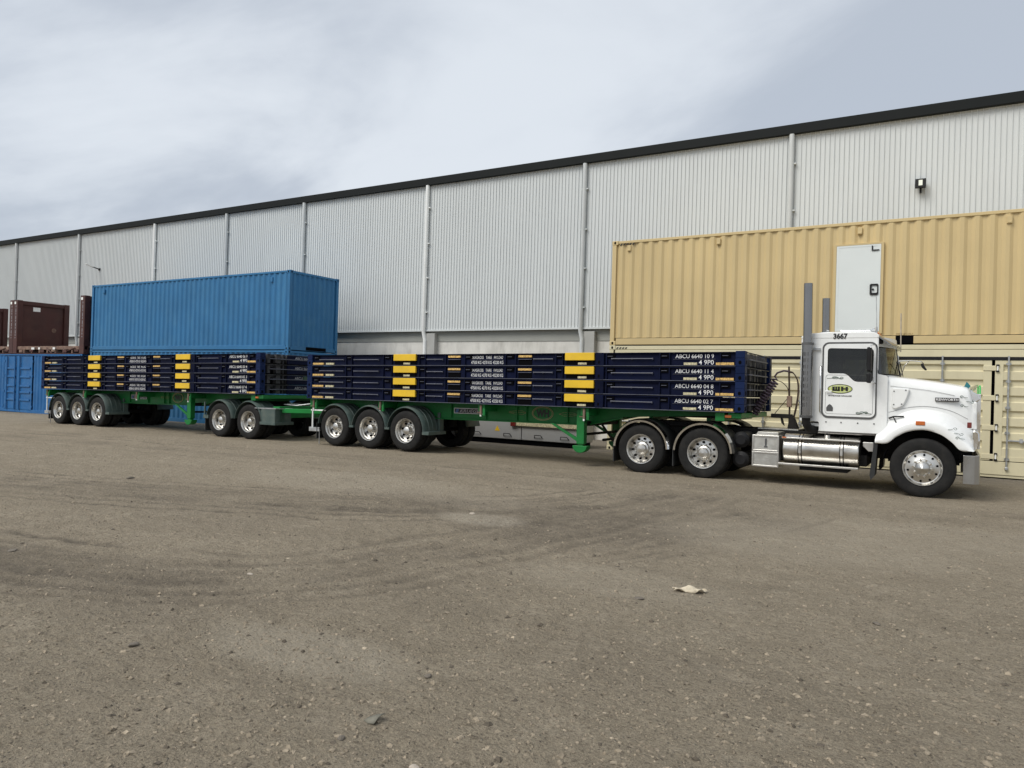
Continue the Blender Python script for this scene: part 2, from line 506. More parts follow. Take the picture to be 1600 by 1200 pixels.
for k_, offs in ((0, (-0.62, -0.34, 0.22, 0.62, 0.95)), (2, (-0.75, -0.42, 0.40, 0.95, 1.3)), (4, (-0.4, 0.35, 0.6)), (9, (-0.9, 0.9))):
    for i_, d_ in enumerate(offs):
        TRACKS.append((offset_line(TRACKS[k_][0], d_), 0.05 + 0.03 * (i_ % 3), 0.5 + 0.15 * ((i_ * 2 + k_) % 3)))
jx = XX + 0.12 * vnoise(XX, YY, 0.9, 3) + 0.05 * vnoise(XX, YY, 0.25, 4)
jy = YY + 0.12 * vnoise(XX, YY, 0.9, 5) + 0.05 * vnoise(XX, YY, 0.25, 6)
track = np.zeros_like(XX)
for pts, hw, dp in TRACKS:
    d = dist_poly(jx, jy, [tuple(q) for q in catmull(pts, 5)])
    track = np.maximum(track, dp * np.clip(1.4 - d / hw, 0, 1))
track *= np.clip(0.75 + 1.3 * vnoise(XX, YY, 0.6, 8), 0.1, 1.2)
pale = np.zeros_like(XX)
for cx, cy, a, b, s in [(-5.0, 7.75, 0.55, 0.45, 1.0), (-3.35, 3.25, 0.75, 0.35, 0.8), (-5.9, 8.9, 0.9, 0.6, 0.35), (-1.4, 8.9, 1.6, 1.1, 0.5),
                        (-8.5, 9.2, 2.2, 1.1, 0.5), (-2.4, 6.0, 1.0, 0.5, 0.4), (0.3, 10.2, 2.5, 0.9, 0.4)]:
    q = ((jx - cx) / a) ** 2 + ((jy - cy) / b) ** 2
    pale = np.maximum(pale, s * np.clip(1.5 - q, 0, 1))
churn = np.zeros_like(XX)
for cx, cy, a, b, s in [(-4.4, 8.3, 3.2, 1.5, 0.9), (-2.6, 9.6, 1.6, 1.6, 0.7), (-5.6, 7.75, 0.55, 0.28, 1.6), (-4.2, 8.05, 0.45, 0.22, 1.4), (-6.2, 3.4, 2.6, 0.7, 0.6), (-8.5, 6.2, 3.5, 1.2, 0.4), (-1.2, 4.2, 1.2, 0.6, 0.35), (-3.6, 4.6, 0.9, 0.5, 0.4)]:
    q = ((jx - cx) / a) ** 2 + ((jy - cy) / b) ** 2
    churn = np.maximum(churn, s * np.clip(1.3 - q, 0, 1))
churn *= np.clip(0.8 + 1.2 * vnoise(XX, YY, 0.9, 41) + 0.8 * vnoise(XX, YY, 0.3, 42), 0, 1.5)
near = (np.abs(XX) < 60) & (YY > -12) & (YY < 30)
hz = gz(XX)
rough_h = 0.030 * vnoise(XX, YY, 3.1, 20) + 0.014 * vnoise(XX, YY, 0.8, 21) + 0.018 * vnoise(XX, YY, 0.27, 22) + 0.018 * vnoise(XX, YY, 0.11, 23) + 0.018 * np.clip(vnoise(XX, YY, 0.065, 24) * 2 - 0.15, 0, 1)
fade = np.clip((13.6 - YY) / 1.0, 0.15, 1)
hz = hz + np.where(near, rough_h * fade - 0.016 * track * fade + 0.004 * vnoise(XX, YY, 0.13, 9) * track, 0) - 0.006
nxg, nyg = len(gx), len(gy)
verts = np.stack([XX.ravel(), YY.ravel(), hz.ravel()], 1)
idx = np.arange(nxg * nyg).reshape(nxg, nyg)
quads = np.stack([idx[:-1, :-1].ravel(), idx[1:, :-1].ravel(), idx[1:, 1:].ravel(), idx[:-1, 1:].ravel()], 1)
me = bpy.data.meshes.new('ground')
me.from_pydata(verts.tolist(), [], quads.tolist())
me.shade_smooth()
at = me.attributes.new('track', 'FLOAT', 'POINT'); at.data.foreach_set('value', track.ravel().astype(np.float32))
at = me.attributes.new('pale', 'FLOAT', 'POINT'); at.data.foreach_set('value', pale.ravel().astype(np.float32))
at = me.attributes.new('churn', 'FLOAT', 'POINT'); at.data.foreach_set('value', churn.ravel().astype(np.float32))
gm = bpy.data.materials.new('packed_dirt'); gm.use_nodes = True
t = gm.node_tree; P = t.nodes['Principled BSDF']; L = t.links.new
def gn(k, **a):
    n = t.nodes.new(k)
    for q, b in a.items(): setattr(n, q, b)
    return n
geo = gn('ShaderNodeTexCoord')
def gnoise(scale, det=6, rough=0.6, stretch=None):
    n = gn('ShaderNodeTexNoise'); n.inputs['Scale'].default_value = scale; n.inputs['Detail'].default_value = det
    n.inputs['Roughness'].default_value = rough
    if stretch:
        m_ = gn('ShaderNodeMapping'); m_.inputs['Scale'].default_value = stretch; m_.inputs['Rotation'].default_value = (0, 0, R(28))
        L(geo.outputs['Object'], m_.inputs[0]); L(m_.outputs[0], n.inputs['Vector'])
    else:
        L(geo.outputs['Object'], n.inputs['Vector'])
    return n.outputs['Fac']
def mixc(fac, a, b, mode='MIX'):
    m_ = gn('ShaderNodeMix', data_type='RGBA', blend_type=mode)
    for s_, v in ((0, fac), (6, a), (7, b)):
        if isinstance(v, (tuple, float, int)):
            m_.inputs[s_].default_value = v if not isinstance(v, tuple) else (*v, 1)
        else:
            L(v, m_.inputs[s_])
    return m_.outputs[2]
def mr(v, a, b, c=0.0, d=1.0):
    m_ = gn('ShaderNodeMapRange')
    for i_, q in enumerate((a, b, c, d)): m_.inputs[i_ + 1].default_value = q
    L(v, m_.inputs[0]); return m_.outputs[0]
base = mixc(mr(gnoise(0.35, 5), 0.35, 0.65), (0.350, 0.296, 0.217), (0.425, 0.360, 0.268))
base = mixc(mr(gnoise(1.3, 6, 0.6, (0.5, 1.4, 1)), 0.42, 0.70, 0, 0.55), base, (0.275, 0.231, 0.170))
base = mixc(mr(gnoise(2.6, 7, 0.72), 0.48, 0.70, 0, 0.7), base, (0.52, 0.445, 0.34))
base = mixc(mr(gnoise(13, 6, 0.75), 0.36, 0.62, 0, 0.6), base, (0.265, 0.220, 0.160))
base = mixc(mr(gnoise(60, 4, 0.8), 0.50, 0.66, 0, 0.80), base, (0.120, 0.100, 0.076))
base = mixc(mr(gnoise(30, 3, 0.7, (0.6, 1.3, 1)), 0.60, 0.72, 0, 0.7), base, (0.110, 0.089, 0.064))  # dark specks: shade of small pits painted into the dirt colour
base = mixc(mr(gnoise(21, 2, 0.6, (0.55, 1.2, 1)), 0.63, 0.70, 0, 0.6), base, (0.140, 0.113, 0.080))  # larger dark specks, painted in place of contact shade under stones and in crevices
base = mixc(mr(gnoise(85, 3, 0.8), 0.52, 0.68, 0, 0.75), base, (0.54, 0.455, 0.325))
vor = gn('ShaderNodeTexVoronoi'); vor.inputs['Scale'].default_value = 34; L(geo.outputs['Object'], vor.inputs['Vector'])
vd = mr(vor.outputs['Distance'], 0.10, 0.26, 1, 0)
sepc = gn('ShaderNodeSeparateColor'); L(vor.outputs['Color'], sepc.inputs[0])
pick = gn('ShaderNodeMath', operation='MULTIPLY'); L(vd, pick.inputs[0]); L(mr(sepc.outputs[0], 0.72, 0.80), pick.inputs[1])
stc = mixc(sepc.outputs[1], (0.16, 0.14, 0.11), (0.45, 0.40, 0.33))
base = mixc(pick.outputs[0], base, stc)
atT = gn('ShaderNodeAttribute', attribute_name='track'); atP = gn('ShaderNodeAttribute', attribute_name='pale')
tf = gn('ShaderNodeMath', operation='MULTIPLY'); L(atT.outputs['Fac'], tf.inputs[0]); L(mr(gnoise(9, 6, 0.75), 0.30, 0.62, 0.2, 0.9), tf.inputs[1])
base = mixc(tf.outputs[0], base, (0.135, 0.113, 0.086))
atC = gn('ShaderNodeAttribute', attribute_name='churn')
cf = gn('ShaderNodeMath', operation='MULTIPLY'); L(atC.outputs['Fac'], cf.inputs[0]); L(mr(gnoise(3.2, 6, 0.7, (0.5, 1.3, 1)), 0.30, 0.62, 0.15, 0.55), cf.inputs[1])
base = mixc(cf.outputs[0], base, (0.155, 0.130, 0.099))
pf = gn('ShaderNodeMath', operation='MULTIPLY'); L(atP.outputs['Fac'], pf.inputs[0]); L(mr(gnoise(26, 5, 0.8), 0.35, 0.65, 0.1, 0.75), pf.inputs[1])
base = mixc(pf.outputs[0], base, (0.54, 0.475, 0.375))
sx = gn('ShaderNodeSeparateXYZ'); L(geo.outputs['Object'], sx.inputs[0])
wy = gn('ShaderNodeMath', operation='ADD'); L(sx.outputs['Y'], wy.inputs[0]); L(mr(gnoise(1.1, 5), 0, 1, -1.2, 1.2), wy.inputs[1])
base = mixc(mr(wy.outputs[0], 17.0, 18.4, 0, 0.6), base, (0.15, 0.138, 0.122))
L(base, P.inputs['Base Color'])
P.inputs['Roughness'].default_value = 0.95
P.inputs['Specular IOR Level'].default_value = 0.2
h1 = gn('ShaderNodeMath', operation='MULTIPLY_ADD'); L(gnoise(42, 6, 0.8), h1.inputs[0]); h1.inputs[1].default_value = 1.0; L(pick.outputs[0], h1.inputs[2])
h2 = gn('ShaderNodeMath', operation='MULTIPLY_ADD'); L(gnoise(11, 5, 0.7), h2.inputs[0]); h2.inputs[1].default_value = 2.4; L(h1.outputs[0], h2.inputs[2])
bp = gn('ShaderNodeBump'); bp.inputs['Strength'].default_value = 1.0; bp.inputs['Distance'].default_value = 0.035
L(h2.outputs[0], bp.inputs['Height']); L(bp.outputs[0], P.inputs['Normal'])
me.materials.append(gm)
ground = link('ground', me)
tag(ground, 'brown grey packed dirt yard with curving wheel tracks', None, kind='structure')

def ground_at(x, y):
    i = np.clip(np.searchsorted(gx, x), 1, nxg - 1); j = np.clip(np.searchsorted(gy, y), 1, nyg - 1)
    fx = (x - gx[i - 1]) / (gx[i] - gx[i - 1]); fy = (y - gy[j - 1]) / (gy[j] - gy[j - 1])
    return (hz[i - 1, j - 1] * (1 - fx) * (1 - fy) + hz[i, j - 1] * fx * (1 - fy) + hz[i - 1, j] * (1 - fx) * fy + hz[i, j] * fx * fy)

# loose gravel: uncountable small stones lying on the dirt
def stone_cloud(n, mat, size0, size1, seed, r0=2.2, r1=24):
    g = np.random.default_rng(seed)
    v = []; f = []
    base_v = np.array([(1, 0, 0), (-1, 0, 0), (0, 1, 0), (0, -1, 0), (0, 0, 1), (0.5, 0.6, 0.55), (-0.6, 0.4, 0.6), (0.1, -0.7, 0.65)], float)
    tri = [(0, 2, 5), (2, 6, 5), (2, 1, 6), (1, 3, 7), (3, 0, 7), (0, 5, 7), (5, 4, 7), (5, 6, 4), (6, 7, 4), (6, 1, 7)]
    k = 0
    while k < n:
        rr_ = math.exp(g.uniform(math.log(r0), math.log(r1))); a = g.uniform(-0.75, 0.75) + YAW
        x, y = -rr_ * math.sin(a), rr_ * math.cos(a)
        if y > 17.5 or x < -45:
            continue
        s_ = size0 * (size1 / size0) ** (g.random() ** 2.2)
        sc_ = s_ * np.array([g.uniform(0.7, 1.4), g.uniform(0.6, 1.1), g.uniform(0.45, 1.0)])
        ca, sa = math.cos(g.uniform(0, 6.28)), math.sin(g.uniform(0, 6.28))
        q = base_v * (1 + g.uniform(-0.25, 0.25, (8, 3))) * sc_
        z = ground_at(x, y)
        o = len(v)
        v += [(x + p[0] * ca - p[1] * sa, y + p[0] * sa + p[1] * ca, z + p[2] - 0.1 * s_) for p in q]
        f += [(a_ + o, b_ + o, c_ + o) for a_, b_, c_ in tri]
        k += 1
    m_ = bpy.data.meshes.new('gravel'); m_.from_pydata(v, [], f); m_.materials.append(MATS[mat])
    return m_
M('gravel_a', (0.25, 0.207, 0.15), 0.95, var=0.45, scale=30)
M('gravel_b', (0.36, 0.30, 0.22), 0.95, var=0.35, scale=30)
tag(link('gravel', stone_cloud(26000, 'gravel_a', 0.004, 0.020, 31)), 'loose brown gravel scattered over the dirt yard', None, kind='stuff')
M('gravel_c', (0.10, 0.082, 0.060), 0.95, var=0.3, scale=30)
tag(link('gravel', stone_cloud(2500, 'gravel_c', 0.005, 0.020, 33)), 'dark gravel and clods scattered over the dirt yard', None, kind='stuff')
tag(link('gravel', stone_cloud(700, 'gravel_b', 0.004, 0.016, 32)), 'pale gravel chips scattered over the dirt yard', None, kind='stuff')

# ------------------------------------------------------------------ warehouse
WY = 22.3
wh = thing('warehouse', 'long light grey ribbed metal warehouse with dark fascia and white downpipes', 'warehouse', (-22, WY, 0), (0, R(0.11), 0))
WX = lambda X: X + 22
PIPES = [-60.5, -53.9, -47.27, -40.69, -33.99, -28.62, -23.66, -17.13, -10.59, -4.05, 2.5, 9.0]
CB, CT = 3.71, 9.30
for a, b in zip([-80] + PIPES, PIPES + [16]):
    m_ = MB(); x = a + 0.005; pr = []
    pitch = 0.125 if a > -64 else 0.5
    n = int(round((b - a) / pitch)); p_ = (b - a - 0.01) / n
    for i in range(n):
        q = x + i * p_
        pr += [(q, 0.0), (q + p_ * 0.80, 0.0), (q + p_ * 0.86, -0.026), (q + p_ * 0.97, -0.026)]
    pr.append((b - 0.005, 0.0))
    m_.loft([[(WX(u), y, CB) for u, y in pr], [(WX(u), y, CT) for u, y in pr]])
    m_.build('cladding_panel', 'cladding', wh, recalc=False)
MB().box(WX(-80), WX(16), -0.15, 0.02, 9.20, 9.475).build('fascia', 'fascia', wh, 0.01)
MB().prism([(-0.10, 9.44), (30, 10.4), (30, 9.0), (0.05, 9.0)], WX(-80), WX(16), 'x').build('roof', 'roof_sheet', wh)
MB().box(WX(-80), WX(16), 0.02, 0.24, CB - 0.004, CB + 0.02).build('soffit', 'soffit', wh)
MB().box(WX(-80), WX(16), -0.034, 0.02, CB - 0.03, CB + 0.03).build('drip_flashing', 'cladding', wh)
MB().box(WX(-80), WX(16), 0.14, 0.20, 3.30, CB).build('wall_band', 'soffit', wh)
MB().box(WX(-79.9), WX(15.9), 0.9, 30, -0.6, 9.0).build('inner_wall', 'concrete_dark', wh)
pn = list(PIPES)
for a, b in zip([-80] + pn, pn + [16]):
    MB().box(WX(a) + 0.008, WX(b) - 0.008, 0.16, 0.40, -0.6, 3.298).build('concrete_panel', 'concrete', wh, 0.006)
bright = {-17.13, -33.99}
for i, X in enumerate(PIPES):
    x = WX(X)
    pm = 'pipe' if X in bright else 'pipe_grey'
    m_ = MB().tube([(x, -0.09, 9.2), (x, -0.09, CB - 0.02), (x + 0.0, -0.07, CB - 0.10), (x + 0.06, -0.06, 3.36), (x + 0.06, -0.06, 3.28), (x + 0.06, -0.06, -0.3)], 0.075, 12)
    dp = m_.build('downpipe', pm, wh, smooth=45)
    for zz in (8.35, 7.0, 5.7, 4.4):
        MB().box(x - 0.085, x + 0.13, -0.11, 0.0, zz - 0.02, zz + 0.02).build('bracket', pm, dp)
    MB().box(x + 0.10, x + 0.50, -0.05, 0.16, -0.6, 3.60).build('column', 'concrete_dark', wh, 0.01)
# wall lamps
fl0 = fl = thing('floodlight', 'black square floodlight on the grey wall above the tan container', 'floodlight', (-0.75, WY - 0.02, 7.20))
MB().box(-0.03, 0.03, -0.16, 0.0, -0.10, 0.06).build('bracket', 'black', fl, 0.005)
MB().prism([(-0.30, 0.03), (-0.10, 0.05), (-0.08, 0.32), (-0.27, 0.34)], -0.16, 0.16, 'x').build('housing', 'black', fl, 0.01)
MB().prism([(-0.310, 0.10), (-0.306, 0.10), (-0.282, 0.29), (-0.286, 0.29)], -0.055, 0.06, 'x').build('lens', 'lamp_lens', fl)
fl0.scale = (0.78, 0.78, 0.78)
fl = thing('wall_lamp', 'slim white wall lamp on a dark arm high above the maroon rack', 'wall lamp', (-38.75, WY - 0.03, 7.25))
MB().box(-0.12, 0.12, -0.06, 0.0, -0.12, 0.1).build('wall_plate', 'black', fl, 0.01)
MB().tube([(0, -0.05, 0), (-0.1, -0.4, 0.10), (-0.2, -0.62, 0.16)], 0.05, 8).build('arm', 'black', fl, smooth=50)
MB().prism([(-0.55, 0.12), (-1.25, 0.30), (-1.25, 0.36), (-0.55, 0.24)], -0.32, -0.06, 'x').build('lamp_head', 'pipe', fl, 0.01)
fl.scale = (0.55, 0.55, 0.55)

# ------------------------------------------------------------------ shipping containers
def corr_v(x0, x1, z0, z1, y, pitch=0.278, depth=0.036, cuts=None):
    """vertical corrugations in the xz plane; outer crest at y, trough at y + depth"""
    n = max(1, int(round((x1 - x0) / pitch))); p_ = (x1 - x0) / n
    pr = []
    for i in range(n):
        q = x0 + i * p_
        pr += [(q, y + depth), (q + p_ * 0.13, y + depth), (q + p_ * 0.37, y), (q + p_ * 0.63, y), (q + p_ * 0.87, y + depth)]
    pr.append((x1, y + depth))
    m_ = MB()
    m_.loft([[(u, v, z0) for u, v in pr], [(u, v, z1) for u, v in pr]])
    return m_

def casting(m_, x0, x1, y0, y1, z0, z1):
    m_.box(x0, x1, y0, y1, z0, z1)

def container(name, label, X0, X1, Y0, z0, z1, mat, group=None, front=True, ends=True, pocket=(), top_rail=0.07, bot_rail=0.15, depth=2.438, cat='container', pitch=0.278):
    c = thing(name, label, cat, (X0, Y0, z0), group=group)
    Lx, H = X1 - X0, z1 - z0
    for x in (0.0, Lx - 0.13):
        for y in (0.0, depth - 0.13):
            MB().box(x + 0.004, x + 0.126, y + 0.004, y + 0.126, 0.10, H - 0.10).build('corner_post', mat, c, 0.008)
    for x in (-0.003, Lx - 0.175):
        for y in (-0.003, depth - 0.159):
            for z in (0.0, H - 0.118):
                cc = MB().box(x, x + 0.178, y, y + 0.162, z, z + 0.118).build('corner_casting', mat, c, 0.012)
                ax = x + 0.089
                if y < 0.1:
                    MB().prism(rrect(ax - 0.028, ax + 0.028, z + 0.022, z + 0.096, 0.026, 4), y - 0.001, y + 0.02).build('aperture', 'dark_void', cc)
                xe = x - 0.001 if x < 0.1 else x + 0.158
                MB().prism([(y + 0.081 + u, z + 0.059 + v) for u, v in rrect(-0.026, 0.026, -0.038, 0.038, 0.024, 4)], xe, xe + 0.021, 'x').build('aperture', 'dark_void', cc)
    for y in (0.012, depth - 0.072):
        MB().box(0.176, Lx - 0.176, y, y + 0.06, H - top_rail - 0.012, H - 0.012).build('top_rail', mat, c, 0.006)
        m_ = MB(); xs = 0.176
        for a, b in list(pocket) + [(Lx - 0.176, None)]:
            m_.box(xs, a, y, y + 0.06, 0.018, 0.018 + bot_rail); xs = b
        m_.build('bottom_rail', mat, c, 0.006)
    for a, b in pocket:
        p_ = MB().box(a, b, 0.035, depth - 0.03, 0.022, 0.02 + bot_rail - 0.006).build('forklift_pocket', 'dark_void', c)
    for x in (0.012, Lx - 0.072):
        MB().box(x, x + 0.06, 0.16, depth - 0.16, H - 0.09, H - 0.012).build('end_header', mat, c, 0.006)
        MB().box(x, x + 0.06, 0.16, depth - 0.16, 0.018, 0.16).build('end_sill', mat, c, 0.006)
    MB().box(0.03, Lx - 0.03, 0.03, depth - 0.03, H - 0.035, H - 0.02).build('roof_panel', mat, c)
    MB().box(0.03, Lx - 0.03, 0.08, depth - 0.08, 0.10, 0.16).build('floor', 'chassis', c)
    zlo, zhi = 0.018 + bot_rail - 0.01, H - top_rail - 0.005
    if front:
        corr_v(0.128, Lx - 0.128, zlo, zhi, 0.022, pitch).build('side_panel', mat, c, recalc=False)
    m_ = corr_v(0.128, Lx - 0.128, zlo, zhi, 0.022, pitch)
    m_.v = [(x, depth - y, z) for x, y, z in m_.v]
    m_.build('side_panel', mat, c, recalc=False)
    if ends:
        for s_ in (0, 1):
            m_ = corr_v(0.128, depth - 0.128, 0.15, H - 0.08, 0.028, 0.245, 0.042)
            m_.v = [((Lx - y) if s_ else y, x, z) for x, y, z in m_.v]
            m_.build('end_panel', mat, c, recalc=False)
    return c

TX0, TX1, TY = -8.10, 4.09, 18.9
tan = container('shipping_container', 'tan ribbed container with a white door, stacked on the cream container', TX0, TX1, TY, 2.888, 5.775, 'tan', front=False,
                pocket=((TX0 * -1 - 1.06 - 0.0, TX0 * -1 - 0.70),), bot_rail=0.17)
Hh = 5.775 - 2.888
lx = lambda X: X - TX0
DX0, DX1, DZ0, DZ1 = lx(-2.33), lx(-1.42), 0.30, 2.31
zlo, zhi = 0.204, Hh - 0.075
MB().box(0.15, 12.04, 0.064, 0.07, 0.17, 0.22).build('rail_shade_strip', 'dark_void', tan)  # near-black strip painting the shade line between side panel and bottom rail
corr_v(0.128, DX0 - 0.07, zlo, zhi, 0.022).build('side_panel', 'tan', tan, recalc=False)
corr_v(DX1 + 0.07, 12.19 - 0.128, zlo, zhi, 0.022).build('side_panel', 'tan', tan, recalc=False)
corr_v(DX0 - 0.07, DX1 + 0.07, DZ1 + 0.05, zhi, 0.024).build('side_panel', 'tan', tan, recalc=False)
corr_v(DX0 - 0.07, DX1 + 0.07, zlo, DZ0 - 0.04, 0.024).build('side_panel', 'tan', tan, recalc=False)
MB().plate([(DX0 - 0.075, DZ0 - 0.05), (DX1 + 0.075, DZ0 - 0.05), (DX1 + 0.075, DZ1 + 0.055), (DX0 - 0.075, DZ1 + 0.055)],
           [[(DX0 - 0.02, DZ0), (DX1 + 0.02, DZ0), (DX1 + 0.02, DZ1 + 0.015), (DX0 - 0.02, DZ1 + 0.015)]], -0.004, 0.062).build('door_surround', 'tan', tan)
dr = MB().box(DX0 - 0.005, DX1 + 0.005, 0.004, 0.03, DZ0 + 0.01, DZ1).build('door', 'door_white', tan, 0.004)
MB().plate([(DX0 - 0.016, DZ0 + 0.002), (DX1 + 0.016, DZ0 + 0.002), (DX1 + 0.016, DZ1 + 0.012), (DX0 - 0.016, DZ1 + 0.012)],
           [[(DX0 + 0.035, DZ0 + 0.05), (DX1 - 0.045, DZ0 + 0.05), (DX1 - 0.045, DZ1 - 0.03), (DX0 + 0.035, DZ1 - 0.03)]], -0.001, 0.0035).build('door_frame', 'door_white', dr)
MB().plate([(DX1 - 0.18, DZ1 - 0.14), (DX1 - 0.02, DZ1 - 0.14), (DX1 - 0.02, DZ1 - 0.115), (DX1 - 0.155, DZ1 - 0.115), (DX1 - 0.155, DZ1 - 0.02), (DX1 - 0.18, DZ1 - 0.02)], [], -0.018, -0.007).build('latch', 'black', dr)
MB().plate(rrect(DX1 - 0.20, DX1 - 0.02, 1.14, 1.40, 0.03), [rrect(DX1 - 0.16, DX1 - 0.045, 1.19, 1.36, 0.02)], -0.022, -0.007).cyl((DX1 - 0.13, -0.02, 1.27), (DX1 - 0.13, 0, 1.27), 0.022, 10).build('handle', 'black', dr, 0.003)
for X in (-7.6, -5.16, -1.86, 1.05):
    MB().box(lx(X) - 0.05, lx(X) + 0.05, -0.012, 0.05, Hh - 0.31, Hh - 0.15).box(lx(X) - 0.035, lx(X) + 0.035, -0.022, -0.012, Hh - 0.30, Hh - 0.26).build('vent', 'tan', tan, 0.006)
for k in range(5):
    MB().prism([(0.22 + k * 0.09, Hh - 0.135), (0.262 + k * 0.09, Hh - 0.135), (0.30 + k * 0.09, Hh - 0.085), (0.258 + k * 0.09, Hh - 0.085)], 0.004, 0.018).build('hazard_stripe', 'lettering_black', tan)
M('brown_print', (0.17, 0.095, 0.02), 0.6)
letter('EMPTY LIFT ONLY', lx(-1.05), 0.010, 0.205, 0.34, 0.048, 'brown_print', tan)
letter('EMPTY LIFT ONLY', lx(-2.75), 0.010, 0.205, 0.34, 0.048, 'brown_print', tan)

# cream side-opening container below it
BZ0, BZ1 = 0.0, 2.884
cr_ = container('shipping_container', 'cream side opening container with bar locked doors, behind the white truck', TX0, TX1, TY, BZ0, BZ1, 'beige', front=False, bot_rail=0.06, top_rail=0.10)
MB().box(0.176, 12.014, -0.004, 0.05, 2.60, 2.76).build('header_beam', 'beige', cr_, 0.006)
MB().box(0.176, 12.014, -0.012, 0.03, 2.535, 2.60).build('door_gasket', 'black', cr_)
MB().box(0.176, 12.014, -0.006, 0.05, 0.08, 0.36).build('sill_beam', 'beige', cr_, 0.004)
MB().box(0.13, 12.06, 0.09, 0.12, 0.30, 2.60).build('inner_skin', 'dark_void', cr_)
edges = [0.18, 1.70, 3.25, 4.85, 6.45, 8.93, 11.99]
edges = [0.18, 3.06, 5.98, 8.93, 11.99]
for a, b in zip(edges[:-1], edges[1:]):
    a2, b2 = a + (0.030 if a > 0.2 else 0.0), b - (0.030 if b < 11.9 else 0)
    dl = MB().plate([(a2, 0.375), (b2, 0.375), (b2, 2.53), (a2, 2.53)], [[(a2 + 0.15, 0.47), (b2 - 0.15, 0.47), (b2 - 0.15, 2.44), (a2 + 0.15, 2.44)]], 0.0, 0.055).build('door_leaf', 'beige', cr_, 0.004)
    pr = []; z = 0.47; n = 6; p_ = 1.97 / n
    for i in range(n):
        q = 0.47 + i * p_
        pr += [(q, 0.006), (q + p_ * 0.52, 0.006), (q + p_ * 0.60, 0.046), (q + p_ * 0.90, 0.046)]
    pr.append((2.44, 0.006))
    MB().loft([[(a2 + 0.15, y, z) for z, y in pr], [(b2 - 0.15, y, z) for z, y in pr]]).build('ribbed_sheet', 'beige', dl, recalc=False)
    for X in (a2 + 0.24, (a2 + b2) / 2 - 0.35, b2 - 0.92 if b2 - 0.92 > (a2 + b2) / 2 else b2 - 0.3):
        if X > 11.9: continue
        rod = MB().cyl((X, -0.035, 0.20), (X, -0.035, 2.62), 0.019, 10).build('lock_rod', 'galv', dl, smooth=50)
        for z in (0.42, 0.98, 1.52, 2.08, 2.45):
            MB().cyl((X, -0.036, z - 0.03), (X, -0.036, z + 0.03), 0.032, 10).box(X - 0.045, X + 0.045, -0.03, 0.0, z - 0.02, z + 0.02).build('rod_bracket', 'galv', rod)
        MB().box(X - 0.03, X + 0.03, -0.06, 0.0, 0.19, 0.25).build('cam', 'galv', rod, 0.01)
        MB().box(X + 0.02, X + 0.50, -0.055, -0.04, 0.80, 0.835).box(X + 0.22, X + 0.28, -0.06, -0.02, 0.775, 0.87).build('rod_handle', 'galv', rod, 0.004)
for g_ in edges[1:-1]:
    for z in (0.46, 1.08, 1.72, 2.36):
        h_ = MB().box(g_ - 0.19, g_ + 0.05, -0.014, 0.012, z - 0.055, z + 0.055).build('hinge', 'beige', cr_, 0.008)
        MB().cyl((g_ + 0.075, -0.02, z - 0.075), (g_ + 0.075, -0.02, z + 0.075), 0.014, 8).build('hinge_pin', 'pipe', h_)
        for zz in (z - 0.065, z + 0.065):
            MB().box(g_ + 0.045, g_ + 0.105, -0.036, 0.0, zz - 0.016, zz + 0.016).build('hinge_lug', 'black', h_, 0.005)
for k in range(4):
    MB().prism([(0.20 + k * 0.085, 2.79), (0.24 + k * 0.085, 2.79), (0.27 + k * 0.085, 2.835), (0.23 + k * 0.085, 2.835)], 0.004, 0.014).build('hazard_stripe', 'lettering_black', cr_)

# blue containers
bl = container('shipping_container', 'large plain blue ribbed container on top, beside the maroon racks', -32.38, -20.08, 18.3, 2.735, 5.575, 'blue')
for X in (0.9, 11.35):
    MB().box(X - 0.06, X + 0.06, -0.006, 0.05, 2.45, 2.62).build('vent', 'blue', bl, 0.01)
MB().box(12.28, 12.292, 0.85, 1.85, 0.03, 0.155).build('gooseneck_opening', 'dark_void', bl)
lb = container('shipping_container', 'blue container under the large blue one, mostly hidden behind the rear trailer', -32.38, -20.08, 18.3, -0.12, 2.73, 'blue')
# blue container with side doors, far left
LX0, LX1 = -45.2, -33.0
ld = container('shipping_container', 'blue container with double side doors at the far left, under the maroon racks', LX0, LX1, 18.3, -0.25, 2.56, 'blue_door', front=False)
q = lambda X: X - LX0
Hd = 2.81
corr_v(0.128, q(-39.75), 0.15, Hd - 0.08, 0.022).build('side_panel', 'blue_door', ld, recalc=False)
corr_v(q(-37.10), 12.07, 0.15, Hd - 0.08, 0.022).build('side_panel', 'blue_door', ld, recalc=False)
MB().box(q(-39.75), q(-37.10), 0.05, 0.08, 0.12, Hd - 0.08).build('door_back', 'dark_void', ld)
for a, b in ((-39.68, -38.50), (-38.32, -37.16)):
    dd = MB().box(q(a), q(b), 0.012, 0.05, 0.14, Hd - 0.12).build('door', 'blue_door', ld, 0.006)
    for z in (0.62, 0.98, 1.28, 1.72, 2.12):
        MB().box(q(a) + 0.13, q(b) - 0.13, -0.030, 0.012, z - 0.05, z + 0.04).build('door_rib', 'blue_door', dd, 0.012)
    for X in (q(a) + 0.30, q(b) - 0.12) if a < -39 else (q(a) + 0.12,):
        MB().cyl((X, -0.035, 0.14), (X, -0.035, Hd - 0.13), 0.03, 8).build('lock_rod', 'blue_door', dd, smooth=50)
    for z in (0.30, 1.0, 1.75, 2.45):
        X = q(a) - 0.02 if a < -39 else q(b) + 0.02
        MB().box(X - 0.05, X + 0.05, -0.012, 0.03, z - 0.06, z + 0.06).build('hinge', 'blue_door', dd, 0.008)
MB().box(q(-38.49), q(-38.33), -0.006, 0.05, 0.13, Hd - 0.10).build('centre_strip', 'blue_door', ld, 0.006)

